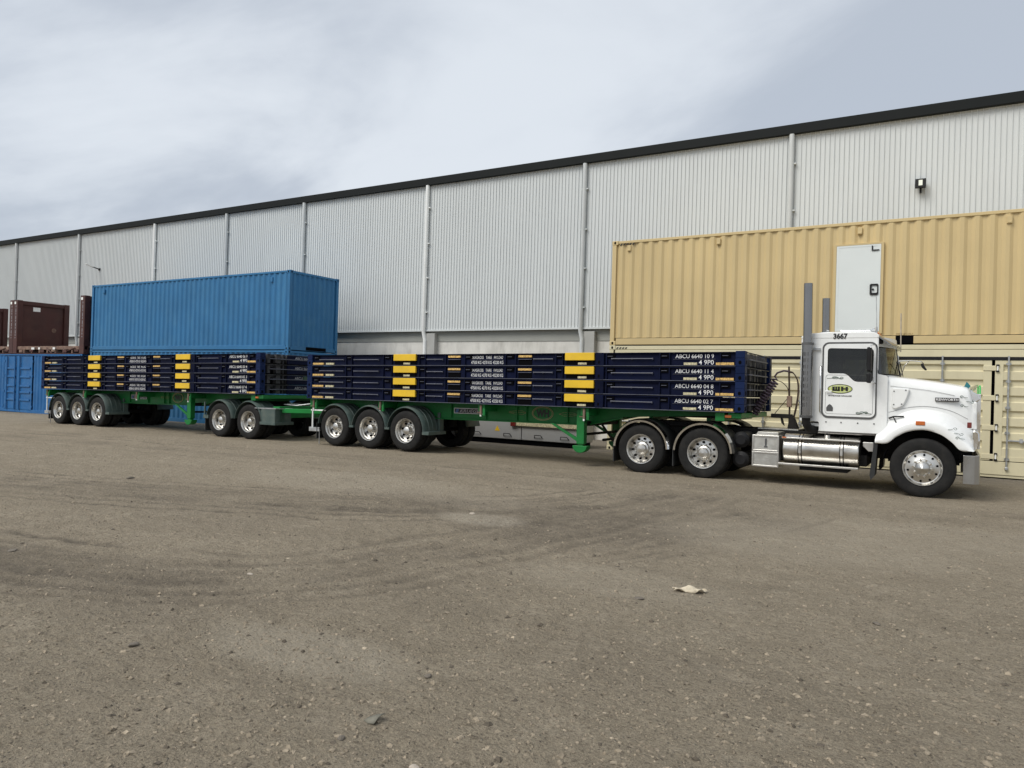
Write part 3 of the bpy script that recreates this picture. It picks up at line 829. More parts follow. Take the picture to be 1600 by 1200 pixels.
# maroon flat racks on top of it
def flat_rack(label, X0):
    fr = thing('flat_rack', label, 'flat rack', (X0, 18.3, 2.565), group='maroon flat racks on the blue container')
    Ln = 6.1
    MB().box(0.0, Ln, 0.05, 0.17, 0.20, 0.33).box(0.0, Ln, 2.27, 2.39, 0.20, 0.33).box(0, Ln, 0.06, 2.38, 0.30, 0.36).build('deck', 'rust_frame', fr, 0.008)
    for k in range(9):
        x = 0.25 + k * 0.69
        MB().box(x, x + 0.10, 0.03, 2.41, 0.04, 0.20).build('cross_beam', 'rust_frame', fr, 0.008)
    for k in range(6):
        x = 0.6 + k * 0.95
        MB().box(x, x + 0.32, 0.0, 0.04, 0.06 + 0.04 * (k % 2), 0.19).build('stake_pocket', 'maroon' if k % 3 else 'rust_frame', fr, 0.01)
    MB().box(0.2, 5.9, 0.01, 0.045, 0.0, 0.035).build('bottom_flange', 'maroon', fr)
    for k, x in enumerate((1.75, 2.35, 3.6)):
        MB().box(x, x + (0.26, 0.16, 0.2)[k], -0.012, -0.002, 0.20, 0.30).build('label_plate', 'pipe', fr, 0.004)
    MB().tube([(4.3, 0.02, 0.02), (5.4, 0.02, 0.28)], 0.02, 6).tube([(3.0, 0.02, 0.28), (3.5, 0.02, 0.02)], 0.02, 6).build('diagonal_brace', 'maroon', fr)
    for s_, x in ((1, 0.0), (-1, Ln - 0.36)):
        pnl = MB().box(x + 0.10, x + 0.26, 0.24, 2.2, 0.52, 2.42).build('end_wall', 'maroon', fr, 0.01)
        for y in (0.0, 2.2):
            MB().box(x, x + 0.36, y, y + 0.24, 0.0, 2.60).build('end_post', 'maroon', fr, 0.015)
        MB().box(x + 0.02, x + 0.34, 0.24, 2.2, 2.40, 2.58).build('top_beam', 'maroon', fr, 0.01)
        MB().box(x + 0.02, x + 0.34, 0.24, 2.2, 0.36, 0.55).build('bottom_beam', 'maroon', fr, 0.01)
        MB().box(x + 0.262, x + 0.268, 0.75, 1.08, 2.12, 2.32).build('notice', 'pipe', pnl)
        MB().cyl((x + 0.25, 1.75, 1.25), (x + 0.28, 1.75, 1.25), 0.11, 18).build('round_plate', 'rust_frame', pnl)
        for y, z in ((-0.003, 2.46),):
            MB().box(x + 0.06, x + 0.20, y, y + 0.004, z - 0.06, z + 0.06).build('reflector', 'pipe', fr)
        for k in range(14):
            MB().box(x + 0.19, x + 0.225, -0.003, 0.002, 0.75 + k * 0.115, 0.75 + k * 0.115 + 0.05 + 0.03 * (k % 3)).build('marker_strip', 'lettering_grey', fr)
    return fr
flat_rack('maroon flat rack with a white notice on its end wall, beside the blue container', -39.0)
flat_rack('leftmost maroon flat rack, cut off by the left edge of the photo', -45.12)

# grey cabinet under the front trailer, beyond it
cb = thing('equipment_cabinet', 'low pale grey equipment cabinet on skids seen under the front trailer', 'cabinet', (-12.6, 18.4, 0))
for k, (a, b) in enumerate(((0.0, 2.05), (2.07, 3.9))):
    pc = MB().box(a, b, 0.0, 0.9, 0.14, 1.05).build('cabinet_body', 'cabinet_grey', cb, 0.015)
    for X in (a + 0.55, b - 0.45):
        MB().tube([(X - 0.13, 0.0, 0.22), (X - 0.10, -0.06, 0.30), (X + 0.10, -0.06, 0.30), (X + 0.13, 0.0, 0.22)], 0.012, 6).build('handle', 'black', pc)
MB().prism([(1.15, 0.36), (1.33, 0.36), (1.24, 0.52)], -0.004, 0.004).build('warning_triangle', 'yellow', cb)
MB().box(0.05, 3.85, 0.05, 0.85, 0.0, 0.14).build('skid', 'dark_void', cb)
MB().box(1.9, 3.85, -0.06, -0.002, 0.54, 0.70).build('marker_bar', 'pale_label', cb, 0.01)
MB().box(1.72, 1.9, -0.08, -0.002, 0.52, 0.72).build('bar_end', 'red_lens', cb, 0.02)

# ------------------------------------------------------------------ wheels
def meshof(mb, name, mat, smooth=40):
    m_ = mb.mesh(name, smooth); m_.materials.append(MATS[mat]); return m_
RT = 0.497
def tyre(wd, lug=True):
    p = [(0.292, 0.03), (0.30, 0.012), (0.33, 0.002), (0.40, -0.004), (0.445, 0.004), (0.468, 0.012), (0.488, 0.028), (RT, 0.052)]
    g = [(RT, wd * 0.27), (RT - 0.012, wd * 0.285), (RT - 0.012, wd * 0.315), (RT, wd * 0.33), (RT, wd * 0.48), (RT - 0.012, wd * 0.49), (RT - 0.012, wd * 0.52), (RT, wd * 0.53),
         (RT, wd * 0.68), (RT - 0.012, wd * 0.69), (RT - 0.012, wd * 0.72), (RT, wd * 0.735)]
    e = [(r_, wd - y) for r_, y in reversed(p)]
    prof = p + g + e
    lugs = {6, 7, 8, len(p) + len(g) - 1, len(p) + len(g), len(p) + len(g) + 1} if lug else None
    return meshof(MB().lathe(prof, n=96 if lug else 56, closed=True, lug=lugs), 'wheel', 'rubber', 30)
T_STEER, T_DRIVE = tyre(0.30, False), tyre(0.275, True)

def holes(m_, n, r, q, y0, y1, k=10, ph=0.0):
    for i in range(n):
        a = 2 * math.pi * (i + ph) / n
        m_.cyl((r * math.cos(a), y0, r * math.sin(a)), (r * math.cos(a), y1, r * math.sin(a)), q, k)
    return m_
RIM_S = meshof(MB().lathe([(0.293, 0.05), (0.302, 0.006), (0.297, -0.006), (0.285, -0.006), (0.275, 0.010), (0.262, 0.026), (0.25, 0.030), (0.165, 0.020), (0.15, 0.012), (0.0, 0.010)], n=56), 'rim', 'alloy', 25)
HUB_S = meshof(MB().lathe([(0.155, 0.012), (0.15, -0.012), (0.118, -0.02), (0.110, -0.05), (0.10, -0.066), (0.0, -0.135)], n=36), 'hub_cap', 'alloy', 25)
HOLE_S = meshof(holes(MB(), 10, 0.222, 0.019, 0.015, 0.026, 10, 0.5), 'hand_holes', 'dark_void', None)
NUT_S = meshof(holes(MB(), 10, 0.142, 0.017, -0.045, 0.01, 6), 'wheel_nuts', 'chrome', None)
RIM_D = meshof(MB().lathe([(0.293, 0.05), (0.302, 0.006), (0.297, -0.006), (0.286, -0.004), (0.274, 0.012), (0.264, 0.04), (0.258, 0.115), (0.245, 0.135), (0.17, 0.125), (0.15, 0.120), (0.0, 0.118)], n=56), 'rim', 'alloy', 25)
HUB_D = meshof(MB().lathe([(0.150, 0.12), (0.135, 0.09), (0.105, 0.075), (0.098, 0.02), (0.075, -0.005), (0.0, -0.012)], n=32), 'hub_cap', 'alloy', 25)
HOLE_D = meshof(holes(MB(), 10, 0.208, 0.024, 0.10, 0.1295, 10, 0.5), 'hand_holes', 'dark_void', None)
NUT_D = meshof(holes(MB(), 10, 0.165, 0.015, 0.085, 0.122, 6), 'wheel_nuts', 'galv', None)
RIM_T = meshof(MB().lathe([(0.293, 0.05), (0.304, 0.006), (0.299, -0.008), (0.287, -0.006), (0.276, 0.012), (0.268, 0.04), (0.262, 0.06), (0.252, 0.066), (0.245, 0.16), (0.228, 0.175), (0.16, 0.165), (0.14, 0.15), (0.0, 0.148)], n=56), 'rim', 'alloy', 25)
HUB_T = meshof(MB().lathe([(0.115, 0.15), (0.10, 0.09), (0.092, 0.045), (0.06, 0.03), (0.0, 0.028)], n=28), 'hub_cap', 'alloy', 25)
HOLE_T = meshof(holes(MB(), 8, 0.196, 0.028, 0.14, 0.1695, 10, 0.5), 'hand_holes', 'dark_void', None)
NUT_T = meshof(holes(MB(), 10, 0.148, 0.013, 0.125, 0.155, 6), 'wheel_nuts', 'galv', None)

def wheel(parent, x, y, z, kind, far=False, spin=0.0):
    tm = T_STEER if kind == 'steer' else T_DRIVE
    o = link('wheel', tm, parent, loc=(x, y, z), rot=(0, spin, math.pi if far else 0))
    R_, H_, O_, N_ = {'steer': (RIM_S, HUB_S, HOLE_S, NUT_S), 'drive': (RIM_D, HUB_D, HOLE_D, NUT_D), 'trailer': (RIM_T, HUB_T, HOLE_T, NUT_T)}[kind]
    link('rim', R_, o); link('hub_cap', H_, o); link('hand_holes', O_, o); link('wheel_nuts', N_, o)
    if kind != 'steer':
        link('inner_tyre', T_DRIVE, o, loc=(0, 0.325, 0))
    return o

def mudflap(parent, x, y0, y1, z0, z1, mat='black_guard'):
    return MB().prism([(x - 0.012, z1), (x + 0.0, z1), (x + 0.01, z0), (x - 0.012, z0)], y0, y1).build('mudflap', mat, parent)

# ------------------------------------------------------------------ folded flat racks (the load)
FH, FD = 0.292, 2.44
def flat_unit(name, label, FL, number, loc, rot, group, end_text=None, patch=False):
    c = thing(name, label, 'flat rack', loc, rot, group=group)
    S = FL / 11.43
    if 'x' not in FLAT or FLAT['x'][0] != FL:
        parts = []
        def part(nm, mb, mat, bev=0.0):
            m_ = mb.mesh(nm); m_.materials.append(MATS[mat]); parts.append((nm, m_, bev))
        for y0, y1, ys in ((0.0, 0.12, 1), (FD - 0.12, FD, -1)):
            yo = lambda d: y0 + d if ys > 0 else y1 - d
            def bx(m_, a, b, d0, d1, z0, z1):
                p0, p1 = sorted((yo(d0), yo(d1)))
                return m_.box(a * S, b * S, p0, p1, z0, z1)
            m_ = MB(); bx(m_, 0.18, 11.25, 0.055, 0.10, 0.012, 0.268)
            for s_ in (1.35, 1.55, 2.60, 2.86, 3.72, 3.90, 4.50, 5.05, 6.15, 6.42, 7.42, 7.58, 8.60, 9.75, 9.95, 10.95):
                bx(m_, s_, s_ + 0.022, 0.018, 0.056, 0.012, 0.262)
            part('side_rail', m_, 'navy')
            m_ = MB(); bx(m_, 0.18, 11.25, 0.004, 0.10, 0.0, 0.012); part('bottom_flange', m_, 'steel_edge')
            m_ = MB(); bx(m_, 0.18, 11.25, 0.012, 0.10, 0.262, 0.274); part('top_flange', m_, 'navy')
            for a, b in ((0.43, 1.28), (1.63, 2.46), (3.96, 4.44), (6.88, 7.36), (8.72, 9.62)):
                m_ = MB(); p0 = yo(0.018)
                m_.cyl((a * S, p0, 0.150), (b * S, p0, 0.150), 0.011, 8); bx(m_, a, a + 0.02, 0.018, 0.056, 0.13, 0.165); bx(m_, b - 0.02, b, 0.018, 0.056, 0.13, 0.165)
                bx(m_, (a + b) / 2 - 0.01, (a + b) / 2 + 0.01, 0.018, 0.056, 0.13, 0.165)
                part('lashing_bar', m_, 'steel_edge')
            for s_ in (0.24, 1.40, 2.66, 3.76, 5.08, 6.20, 7.44, 8.62, 9.78, 10.98):
                m_ = MB(); bx(m_, s_, s_ + 0.17, 0.030, 0.056, 0.165, 0.245); part('lashing_pocket', m_, 'dark_void')
                m_ = MB(); bx(m_, s_ + 0.02, s_ + 0.13, 0.012, 0.031, 0.196, 0.206); part('lashing_ring', m_, 'steel_edge')
            for a, b in ((2.95, 3.64), (7.66, 8.34)):
                m_ = MB(); bx(m_, a, b, -0.004, 0.056, 0.118, 0.280); part('yellow_block', m_, 'yellow', 0.006)
                m_ = MB(); bx(m_, a + 0.02, b - 0.02, 0.030, 0.055, 0.014, 0.112); part('recess', m_, 'dark_void')
                m_ = MB(); bx(m_, a + 0.30, a + 0.50, 0.020, 0.031, 0.030, 0.072); part('label_plate', m_, 'pale_label')
            for a, b in ((4.58, 4.93), (6.49, 6.83)):
                m_ = MB(); bx(m_, a, b, 0.046, 0.08, 0.014, 0.135); part('forklift_pocket', m_, 'dark_void')
                m_ = MB(); bx(m_, a, b, 0.030, 0.054, 0.190, 0.236); part('label_plate', m_, 'amber_label')
                m_ = MB(); bx(m_, a, b, 0.026, 0.056, 0.140, 0.152); part('pocket_lip', m_, 'steel_edge')
            for a, b, mt in ((0.16, 0.57, 'amber_label'), (0.63, 0.94, 'pale_label'), (10.22, 10.51, 'pale_label'), (10.85, 11.22, 'amber_label')):
                m_ = MB(); bx(m_, a + 0.03, b, 0.018, 0.054, 0.022, 0.070); part('label_plate', m_, mt)
            m_ = MB(); bx(m_, 8.37, 8.56, 0.004, 0.056, 0.0, 0.276); part('post_foot', m_, 'navy', 0.006)
            m_ = MB(); bx(m_, 8.43, 8.47, 0.002, 0.006, 0.05, 0.11); part('aperture', m_, 'dark_void')
        m_ = MB().box(0.15, FL - 0.15, 0.12, FD - 0.12, 0.19, 0.262); part('deck', m_, 'navy_end')
        m_ = MB().box(0.35, FL - 0.9, 0.5, 1.9, 0.005, 0.2895); part('centre_block', m_, 'dark_void')  # near-black block added inside the rack so no light shows through
        for y0 in (0.0, FD - 0.19):
            for x0 in (0.0, FL - 0.18):
                m_ = MB().box(x0, x0 + 0.18, y0, y0 + 0.19, 0.0, 0.150).box(x0 + 0.002, x0 + 0.178, y0 + 0.002, y0 + 0.188, 0.153, FH - 0.002)
                part('corner_casting', m_, 'navy_bright', 0.006)
                if y0 < 0.1:
                    part('aperture', MB().prism(rrect(x0 + 0.06, x0 + 0.115, 0.035, 0.105, 0.025, 3), -0.002, 0.01), 'dark_void')
                m_ = MB()
                xe = x0 - 0.002 if x0 < 0.1 else x0 + 0.17
                m_.box(xe, xe + 0.012, y0 + 0.06, y0 + 0.13, 0.035, 0.11)
                part('aperture', m_, 'dark_void')
        for x0, sg in ((0.0, 1), (FL, -1)):
            E = lambda d0, d1: sorted((x0 + sg * d0, x0 + sg * d1))
            a, b = E(0.20, 0.26); m_ = MB().box(a, b, 0.19, FD - 0.19, 0.02, 0.26); part('end_beam', m_, 'dark_void')
            for y, wd in ((0.30, 0.10), (0.62, 0.16), (0.86, 0.04), (1.02, 0.12), (1.30, 0.05), (1.62, 0.03), (2.02, 0.14)):
                a, b = E(0.05, 0.20); m_ = MB().box(a, b, y, y + wd, 0.02, 0.262); part('end_rib', m_, 'navy_end', 0.004)
            a, b = E(0.01, 0.05); m_ = MB().box(a, b, 0.19, FD - 0.19, 0.262, 0.280); part('end_flange', m_, 'navy_end', 0.003)
            a, b = E(0.0, 0.045); m_ = MB().box(a, b, 0.36, FD - 0.40, 0.130, 0.155); part('end_bar', m_, 'steel_edge', 0.004)
        FLAT['x'] = (FL, parts)
    for nm, m_, bev in FLAT['x'][1]:
        link(nm, m_, c, bev, 1)
    letter(number, 10.07 * S, 0.050, 0.156, 0.76 * S, 0.078, 'lettering_white', c, 0.002)
    letter('4 9P0', 10.54 * S, 0.048, 0.032, 0.29 * S, 0.088, 'lettering_white', c, 0.002)
    MB().box(10.03 * S, 10.86 * S, 0.042, 0.054, 0.134, 0.140).build('guide_line', 'steel_edge', c)
    for wds, z, h_ in ((('MAXGROSS', 'TARE', 'PAYLOAD'), 0.158, 0.066), (('47500 KG', '4270 KG', '43230 KG'), 0.040, 0.072)):
        for (a, b), s_ in zip(((5.22, 5.56), (5.62, 5.78), (5.84, 6.08)) if z > 0.1 else ((5.22, 5.50), (5.53, 5.78), (5.81, 6.09)), wds):
            letter(s_, a * S, 0.050, z, (b - a) * S, h_, 'lettering_white', c, 0.0)
    MB().box(5.20 * S, 6.10 * S, 0.042, 0.054, 0.128, 0.134).build('guide_line', 'steel_edge', c)
    if end_text:
        ep = MB().box(FL - 0.04, FL - 0.008, 1.00, FD - 0.20, 0.012, 0.258).build('end_plate', 'navy', c, 0.004)
        letter(end_text, FL - 0.005, 1.28, 0.150, 0.76, 0.080, 'lettering_grey', c, 0.012, rot=(0, 0, R(90)))
        letter('4 9P0', FL - 0.005, 1.80, 0.030, 0.30, 0.085, 'lettering_grey', c, 0.012, rot=(0, 0, R(90)))
        if patch:
            MB().box(FL - 0.006, FL - 0.002, 1.62, 2.02, 0.14, 0.25).build('green_patch', 'green_dark', c)
    return c
M('green_dark', (0.02, 0.07, 0.035), 0.5)
FLAT = {}
YC = 15.35
def stack(X0, FL, tilt, zb, numbers, labels, group, ends):
    ct, st = math.cos(tilt), math.sin(tilt)
    for i in range(4):          # bottom to top
        z = i * FH + 0.0
        loc = (X0 - st * z * 1.0, YC - FD / 2 - 0.03, zb + ct * z)
        flat_unit('folded_flat_rack', labels[i], FL, numbers[i], loc, (0, -tilt, 0), group, ends[i], patch=(i == 1 and ends[i] is not None))
T1, T2 = R(0.50), R(0.68)
stack(-14.71, 11.43, T1, 1.190, ['ABCU 6640 02 7', 'ABCU 6640 04 8', 'ABCU 6640 11 4', 'ABCU 6640 10 9'],
      ['navy folded flat rack numbered ABCU 6640 027, bottom of the front stack',
       'navy folded flat rack numbered ABCU 6640 048, second from bottom of the front stack',
       'navy folded flat rack numbered ABCU 6640 114, second from top of the front stack',
       'navy folded flat rack numbered ABCU 6640 109, top of the front stack'], 'folded flat racks on the front trailer', [None] * 4)
stack(-27.97, 11.43, T2, 1.104, ['ABCU 6640 07 4', 'ABCU 6640 05 3', 'ABCU 6640 00 4', 'ABCU 6640 06 9'],
      ['navy folded flat rack with yellow blocks, bottom of the rear stack',
       'navy folded flat rack with yellow blocks, second from bottom of the rear stack',
       'navy folded flat rack with yellow blocks, second from top of the rear stack',
       'navy folded flat rack with yellow blocks, top of the rear stack'], 'folded flat racks on the rear trailer',
      ['ABCU 66402 C', 'ABCU 66405 A', 'ABCU 66426 X', 'ABCU 66400 X'])

# ------------------------------------------------------------------ trailers
GUARD = [(0.0, 0.0), (0.03, 0.05), (0.036, 0.15), (0.036, 0.60), (0.024, 0.60), (0.022, 0.16), (0.014, 0.06), (-0.012, 0.006)]
def guard(parent, x, y, z, mat, r=0.565, a0=8, a1=172, sub=True, edge=None):
    o = MB().arc(x, z, r, a0, a1, [(d, y + q_) for d, q_ in GUARD], 26).build('mudguard', mat, parent, smooth=40)
    if sub:
        for q_ in (0.20, 0.36, 0.50):
            MB().arc(x, z, r + 0.034, a0 + 1, a1 - 1, [(0, y + q_), (0.012, y + q_ + 0.005), (0.012, y + q_ + 0.03), (0, y + q_ + 0.035)], 22).build('rib', mat, o, smooth=40)
    if edge:
        MB().arc(x, z, r - 0.002, a0, a1, [(-0.030, y - 0.004), (0.006, y - 0.014), (0.040, y + 0.060), (0.014, y + 0.052)], 26).build('edge_trim', 'chrome', o, smooth=40)
    return o

def trailer(label, loc, tilt):
    """origin under the middle of the three axles, x forward, deck front at +9.2"""
    t_ = thing('semi_trailer', label, 'trailer', loc, (0, -tilt, 0), 'green skeletal trailers')
    DZ = 1.205
    prof = [(-2.1, DZ - 0.005), (9.0, DZ - 0.005), (9.0, DZ - 0.07), (6.6, 1.02), (5.75, 0.83), (1.9, 0.82), (1.5, 0.86), (-2.1, 0.95)]
    for y in (-0.62, 0.50):
        bm_ = MB().prism(prof, y, y + 0.12).build('chassis_beam', 'green', t_, 0.006)
    y = -0.62
    MB().prism([(1.55, 0.795), (5.78, 0.805), (5.78, 0.829), (1.55, 0.819)], y - 0.05, y + 0.17).prism([(5.78, 0.805), (6.62, 0.995), (6.62, 1.02), (5.78, 0.83)], y - 0.05, y + 0.17).build('lower_flange', 'green', t_)
    for x in (2.15, 3.15, 4.0, 4.25, 5.3):
        MB().box(x, x + 0.014, y - 0.05, y + 0.002, 0.84, DZ - 0.02).build('web_stiffener', 'green', t_)
    for x in (-1.95, 0.35, 3.35, 5.95, 8.8):
        b_ = MB().box(x - 0.09, x + 0.09, -1.16, 1.16, DZ - 0.17, DZ - 0.008).build('bolster', 'green', t_, 0.01)
        for sy in ((-1, 1) if x < 8 else ()):
            MB().cyl((x, sy * 1.18, DZ - 0.24), (x, sy * 1.18, DZ - 0.02), 0.028, 8).box(x - 0.10, x - 0.02, sy * 1.19 - 0.01, sy * 1.19 + 0.01, DZ - 0.20, DZ - 0.185).build('twist_lock', 'rust_frame', b_)
            MB().box(x + 0.06, x + 0.12, sy * 1.17 - 0.03, sy * 1.17 + 0.03, DZ - 0.26, DZ - 0.10).build('lock_bracket', 'green', b_, 0.005)
            MB().cyl((x, sy * 1.185, DZ - 0.28), (x, sy * 1.185, DZ - 0.24), 0.022, 8).build('lock_nut', 'pipe', b_)
    for k in range(9):
        x = -1.4 + k * 1.22
        MB().box(x, x + 0.08, -0.5, 0.5, 0.98, 1.1).build('cross_member', 'green', t_)
    # landing legs
    for sy in (-1, 1):
        yy = sy * 0.98
        lg = MB().box(5.72, 5.90, yy - 0.08, yy + 0.08, 0.42, DZ - 0.05).build('landing_leg', 'green', t_, 0.012)
        MB().box(5.75, 5.87, yy - 0.06, yy + 0.06, 0.30, 0.44).build('inner_leg', 'green', lg, 0.008)
        MB().prism([(5.81 + 0.17 * math.cos(a), 0.385 - 0.15 * math.sin(a)) for a in np.linspace(0.0, math.pi, 13)], yy - 0.10, yy + 0.10).build('foot', 'green', lg, 0.008)
        MB().prism([(5.05, 0.84), (5.14, 0.84), (5.76, 0.52), (5.76, 0.44)], yy - 0.03, yy + 0.03).build('brace', 'green', lg, 0.006)
    MB().cyl((5.81, -0.9, 0.62), (5.81, 0.9, 0.62), 0.03, 8).box(5.76, 5.86, -0.95, 0.95, 0.80, 0.90).build('leg_shaft', 'chassis', t_)
    MB().prism([(5.95, 0.82), (6.0, 0.82), (6.3, 0.45), (6.25, 0.45)], -0.3, -0.26).tube([(6.1, -0.5, 0.5), (6.1, 0.5, 0.5)], 0.03, 6).build('leg_brace', 'chassis', t_)
    # axles, wheels, guards
    for k, x in enumerate((-1.18, 0.0, 1.17)):
        MB().cyl((x, -1.0, RT), (x, 1.0, RT), 0.07, 12).box(x - 0.10, x + 0.10, -0.72, -0.40, RT - 0.05, 0.92).box(x - 0.10, x + 0.10, 0.40, 0.72, RT - 0.05, 0.92).build('axle', 'chassis', t_, smooth=40)
        for yy in (-0.5, 0.5):
            MB().cyl((x + 0.2, yy, 0.55), (x + 0.2, yy, 0.9), 0.13, 14).build('air_spring', 'rubber', t_, smooth=40)
        wheel(t_, x, -1.20, RT - 0.004, 'trailer', spin=0.7 * k)
        wheel(t_, x, 1.20, RT - 0.004, 'trailer', True, spin=0.4 * k)
        guard(t_, x, -1.23, RT + 0.005, 'green_guard', 0.56, -2 if k == 2 else 6, 174)
        guard(t_, x, 0.63, RT + 0.005, 'green_guard', 0.56, 6, 174, False)
    MB().box(1.70, 1.90, -1.22, -0.5, 0.42, 0.50).box(1.74, 1.82, -0.66, -0.5, 0.46, 0.95).build('guard_bracket', 'green_guard', t_, 0.006)
    for xa in (-0.66, 0.52):
        MB().box(xa, xa + 0.14, -1.21, -0.6, 0.50, 0.56).build('guard_bracket', 'green_guard', t_, 0.006)
    mudflap(t_, -1.80, -1.20, -0.62, 0.16, 0.58); mudflap(t_, -1.80, 0.62, 1.20, 0.16, 0.58)
    # rear frame with the pale post and plate
    MB().box(-2.12, -2.02, -1.15, 1.15, 0.98, DZ - 0.01).build('rear_beam', 'green', t_, 0.01)
    rp = MB().box(-2.02, -1.99, -1.17, -1.13, 0.42, 0.92).box(-2.06, -1.55, -1.17, -1.13, 0.885, 0.92).build('lamp_post', 'pipe', t_, 0.004)
    MB().box(-2.10, -1.72, -1.19, -1.15, 0.34, 0.45).build('lamp_plate', 'galv', rp, 0.006)
    MB().box(-1.735, -1.72, -1.18, -1.165, 0.02, 0.36).build('earth_strap', 'galv', rp)
    for yy in (-0.45, 0.25):
        MB().box(-2.13, -2.06, yy, yy + 0.2, 0.90, 0.97).build('rear_lamp', 'red_lens', t_, 0.01)
    # kingpin plate and front lamps
    MB().prism([(7.0, DZ - 0.15), (9.0, DZ - 0.13), (9.0, DZ - 0.09), (7.0, DZ - 0.11)], -0.6, 0.6).build('skid_plate', 'chassis', t_)
    MB().box(8.95, 9.2, -1.16, 1.16, DZ - 0.11, DZ - 0.01).build('front_beam', 'green', t_, 0.01)
    MB().box(8.9, 9.02, -1.175, -1.15, DZ - 0.10, DZ - 0.05).build('marker_lamp', 'orange_lens', t_, 0.005)
    # lettering and emblem
    yb = y - 0.056
    sg = MB().box(2.25, 3.10, y - 0.054, y - 0.03, 0.955, 1.085).build('name_plate', 'lettering_black', t_, 0.004)
    MB().plate([(2.25, 0.955), (3.10, 0.955), (3.10, 1.085), (2.25, 1.085)], [[(2.262, 0.967), (3.088, 0.967), (3.088, 1.073), (2.262, 1.073)]], y - 0.059, y - 0.053).build('plate_border', 'galv', sg)
    MB().prism([(2.28, 0.975), (2.36, 0.975), (2.40, 1.065), (2.32, 1.065)], y - 0.058, y - 0.053).build('plate_emblem', 'blue_sign', sg)
    letter('KRUEGER', 2.42, y - 0.058, 0.982, 0.64, 0.075, 'lettering_grey', t_, 0.01, shear=0.3)
    def oval(cx, cz, a, b, n=36): return [(cx + a * math.cos(2 * math.pi * i / n), cz + b * math.sin(2 * math.pi * i / n)) for i in range(n)]
    ox, oz = 4.66, 1.03
    em = MB().plate(oval(ox, oz, 0.275, 0.16), [oval(ox, oz, 0.262, 0.148)], y - 0.012, y - 0.003).plate(oval(ox, oz, 0.245, 0.135), [oval(ox, oz, 0.236, 0.127)], y - 0.012, y - 0.003).build('oval_emblem', 'gold_line', t_)
    letter('WH', ox - 0.165, y - 0.010, oz - 0.085, 0.33, 0.17, 'lettering_black', t_, 0.05)
    for s_, cx in ((1, 4.05), (-1, 5.28)):
        for dz in (-0.035, 0.0, 0.035):
            MB().tube([(cx - s_ * 0.28, y - 0.006, oz + dz * 0.4), (cx - s_ * 0.12, y - 0.006, oz + dz), (cx + s_ * 0.08, y - 0.006, oz + dz * 1.2), (cx + s_ * 0.20, y - 0.006, oz)], 0.004, 5).build('scroll_line', 'gold_line', t_)
    return t_
M('gold_line', (0.30, 0.27, 0.13), 0.5)
tr1 = trailer('green skeletal trailer carrying the front stack, hitched to the white truck', (-12.545, YC, 0.0), T1)
tr2 = copy_tree(tr1)
tr2.location = (-25.66, YC - 0.02, -0.087); tr2.rotation_euler = (0, -T2, 0)
tr2['label'] = 'green skeletal trailer carrying the rear stack, at the tail of the road train'

# converter dolly under the nose of the rear trailer
dl = thing('dolly', 'green two axle converter dolly coupling the two trailers', 'dolly', (-17.66, YC, -0.047), (0, -R(0.3), 0))
for k, x in enumerate((-0.625, 0.625)):
    MB().cyl((x, -1.0, RT), (x, 1.0, RT), 0.07, 12).build('axle', 'chassis', dl, smooth=40)
    wheel(dl, x, -1.20, RT - 0.004, 'trailer', spin=0.3 + k)
    wheel(dl, x, 1.20, RT - 0.004, 'trailer', True, spin=0.6 + k)
    guard(dl, x, -1.23, RT + 0.005, 'green_guard', 0.56, -4 if k else 6, 174)
    guard(dl, x, 0.63, RT + 0.005, 'green_guard', 0.56, 6, 174, False)
for yy in (-0.5, 0.42):
    MB().box(-1.25, 1.45, yy, yy + 0.08, 0.74, 0.92).build('frame_rail', 'green', dl, 0.008)
MB().box(-0.5, 0.5, -0.5, 0.5, 0.92, 1.0).prism([(-0.55, 0.99), (0.55, 0.99), (0.45, 1.06), (-0.45, 1.06)], -0.45, 0.45).build('turntable', 'chassis', dl, 0.01)
MB().box(1.13, 1.75, -1.23, -0.55, 0.44, 0.52).build('guard_bracket', 'green_guard', dl, 0.006)
MB().box(1.15, 1.72, -1.21, -0.62, 0.50, 0.88).build('guard_box', 'green_guard', dl, 0.02)
MB().box(0.9, 1.75, -1.215, -0.6, 0.88, 0.905).build('step', 'galv', dl, 0.004)
mudflap(dl, -1.24, -1.2, -0.62, 0.16, 0.6)
MB().box(-1.32, -1.28, -1.2, -1.16, 0.55, 1.0).box(-1.32, -1.1, -1.22, -1.18, 0.52, 0.62).build('lamp_bracket', 'green_guard', dl, 0.004)
MB().box(1.40, 1.58, -1.0, 1.0, 0.62, 0.95).build('front_beam', 'green', dl, 0.015)
m_ = MB()
for s_ in (-1, 1):
    m_.prism([(1.5, s_ * 0.95), (1.72, s_ * 0.95), (3.05, s_ * 0.10), (3.05, s_ * 0.0), (2.85, s_ * 0.0)], 0.78, 0.90, 'z')
M('green_light', (0.02, 0.29, 0.06), 0.4, spec=0.3)
m_.build('drawbar', 'green_light', dl, 0.01)
MB().box(2.0, 2.3, -0.35, 0.35, 0.80, 0.88).build('drawbar_plate', 'green', dl, 0.01)
MB().box(1.55, 1.72, -1.05, -0.85, 0.45, 0.95).build('drawbar_gusset', 'green', dl, 0.01)
MB().tube([(3.1 + 0.09 * math.cos(a), 0.09 * math.sin(a), 0.84) for a in np.linspace(0, 2 * math.pi, 16, endpoint=False)], 0.03, 8, True).build('tow_eye', 'chassis', dl)
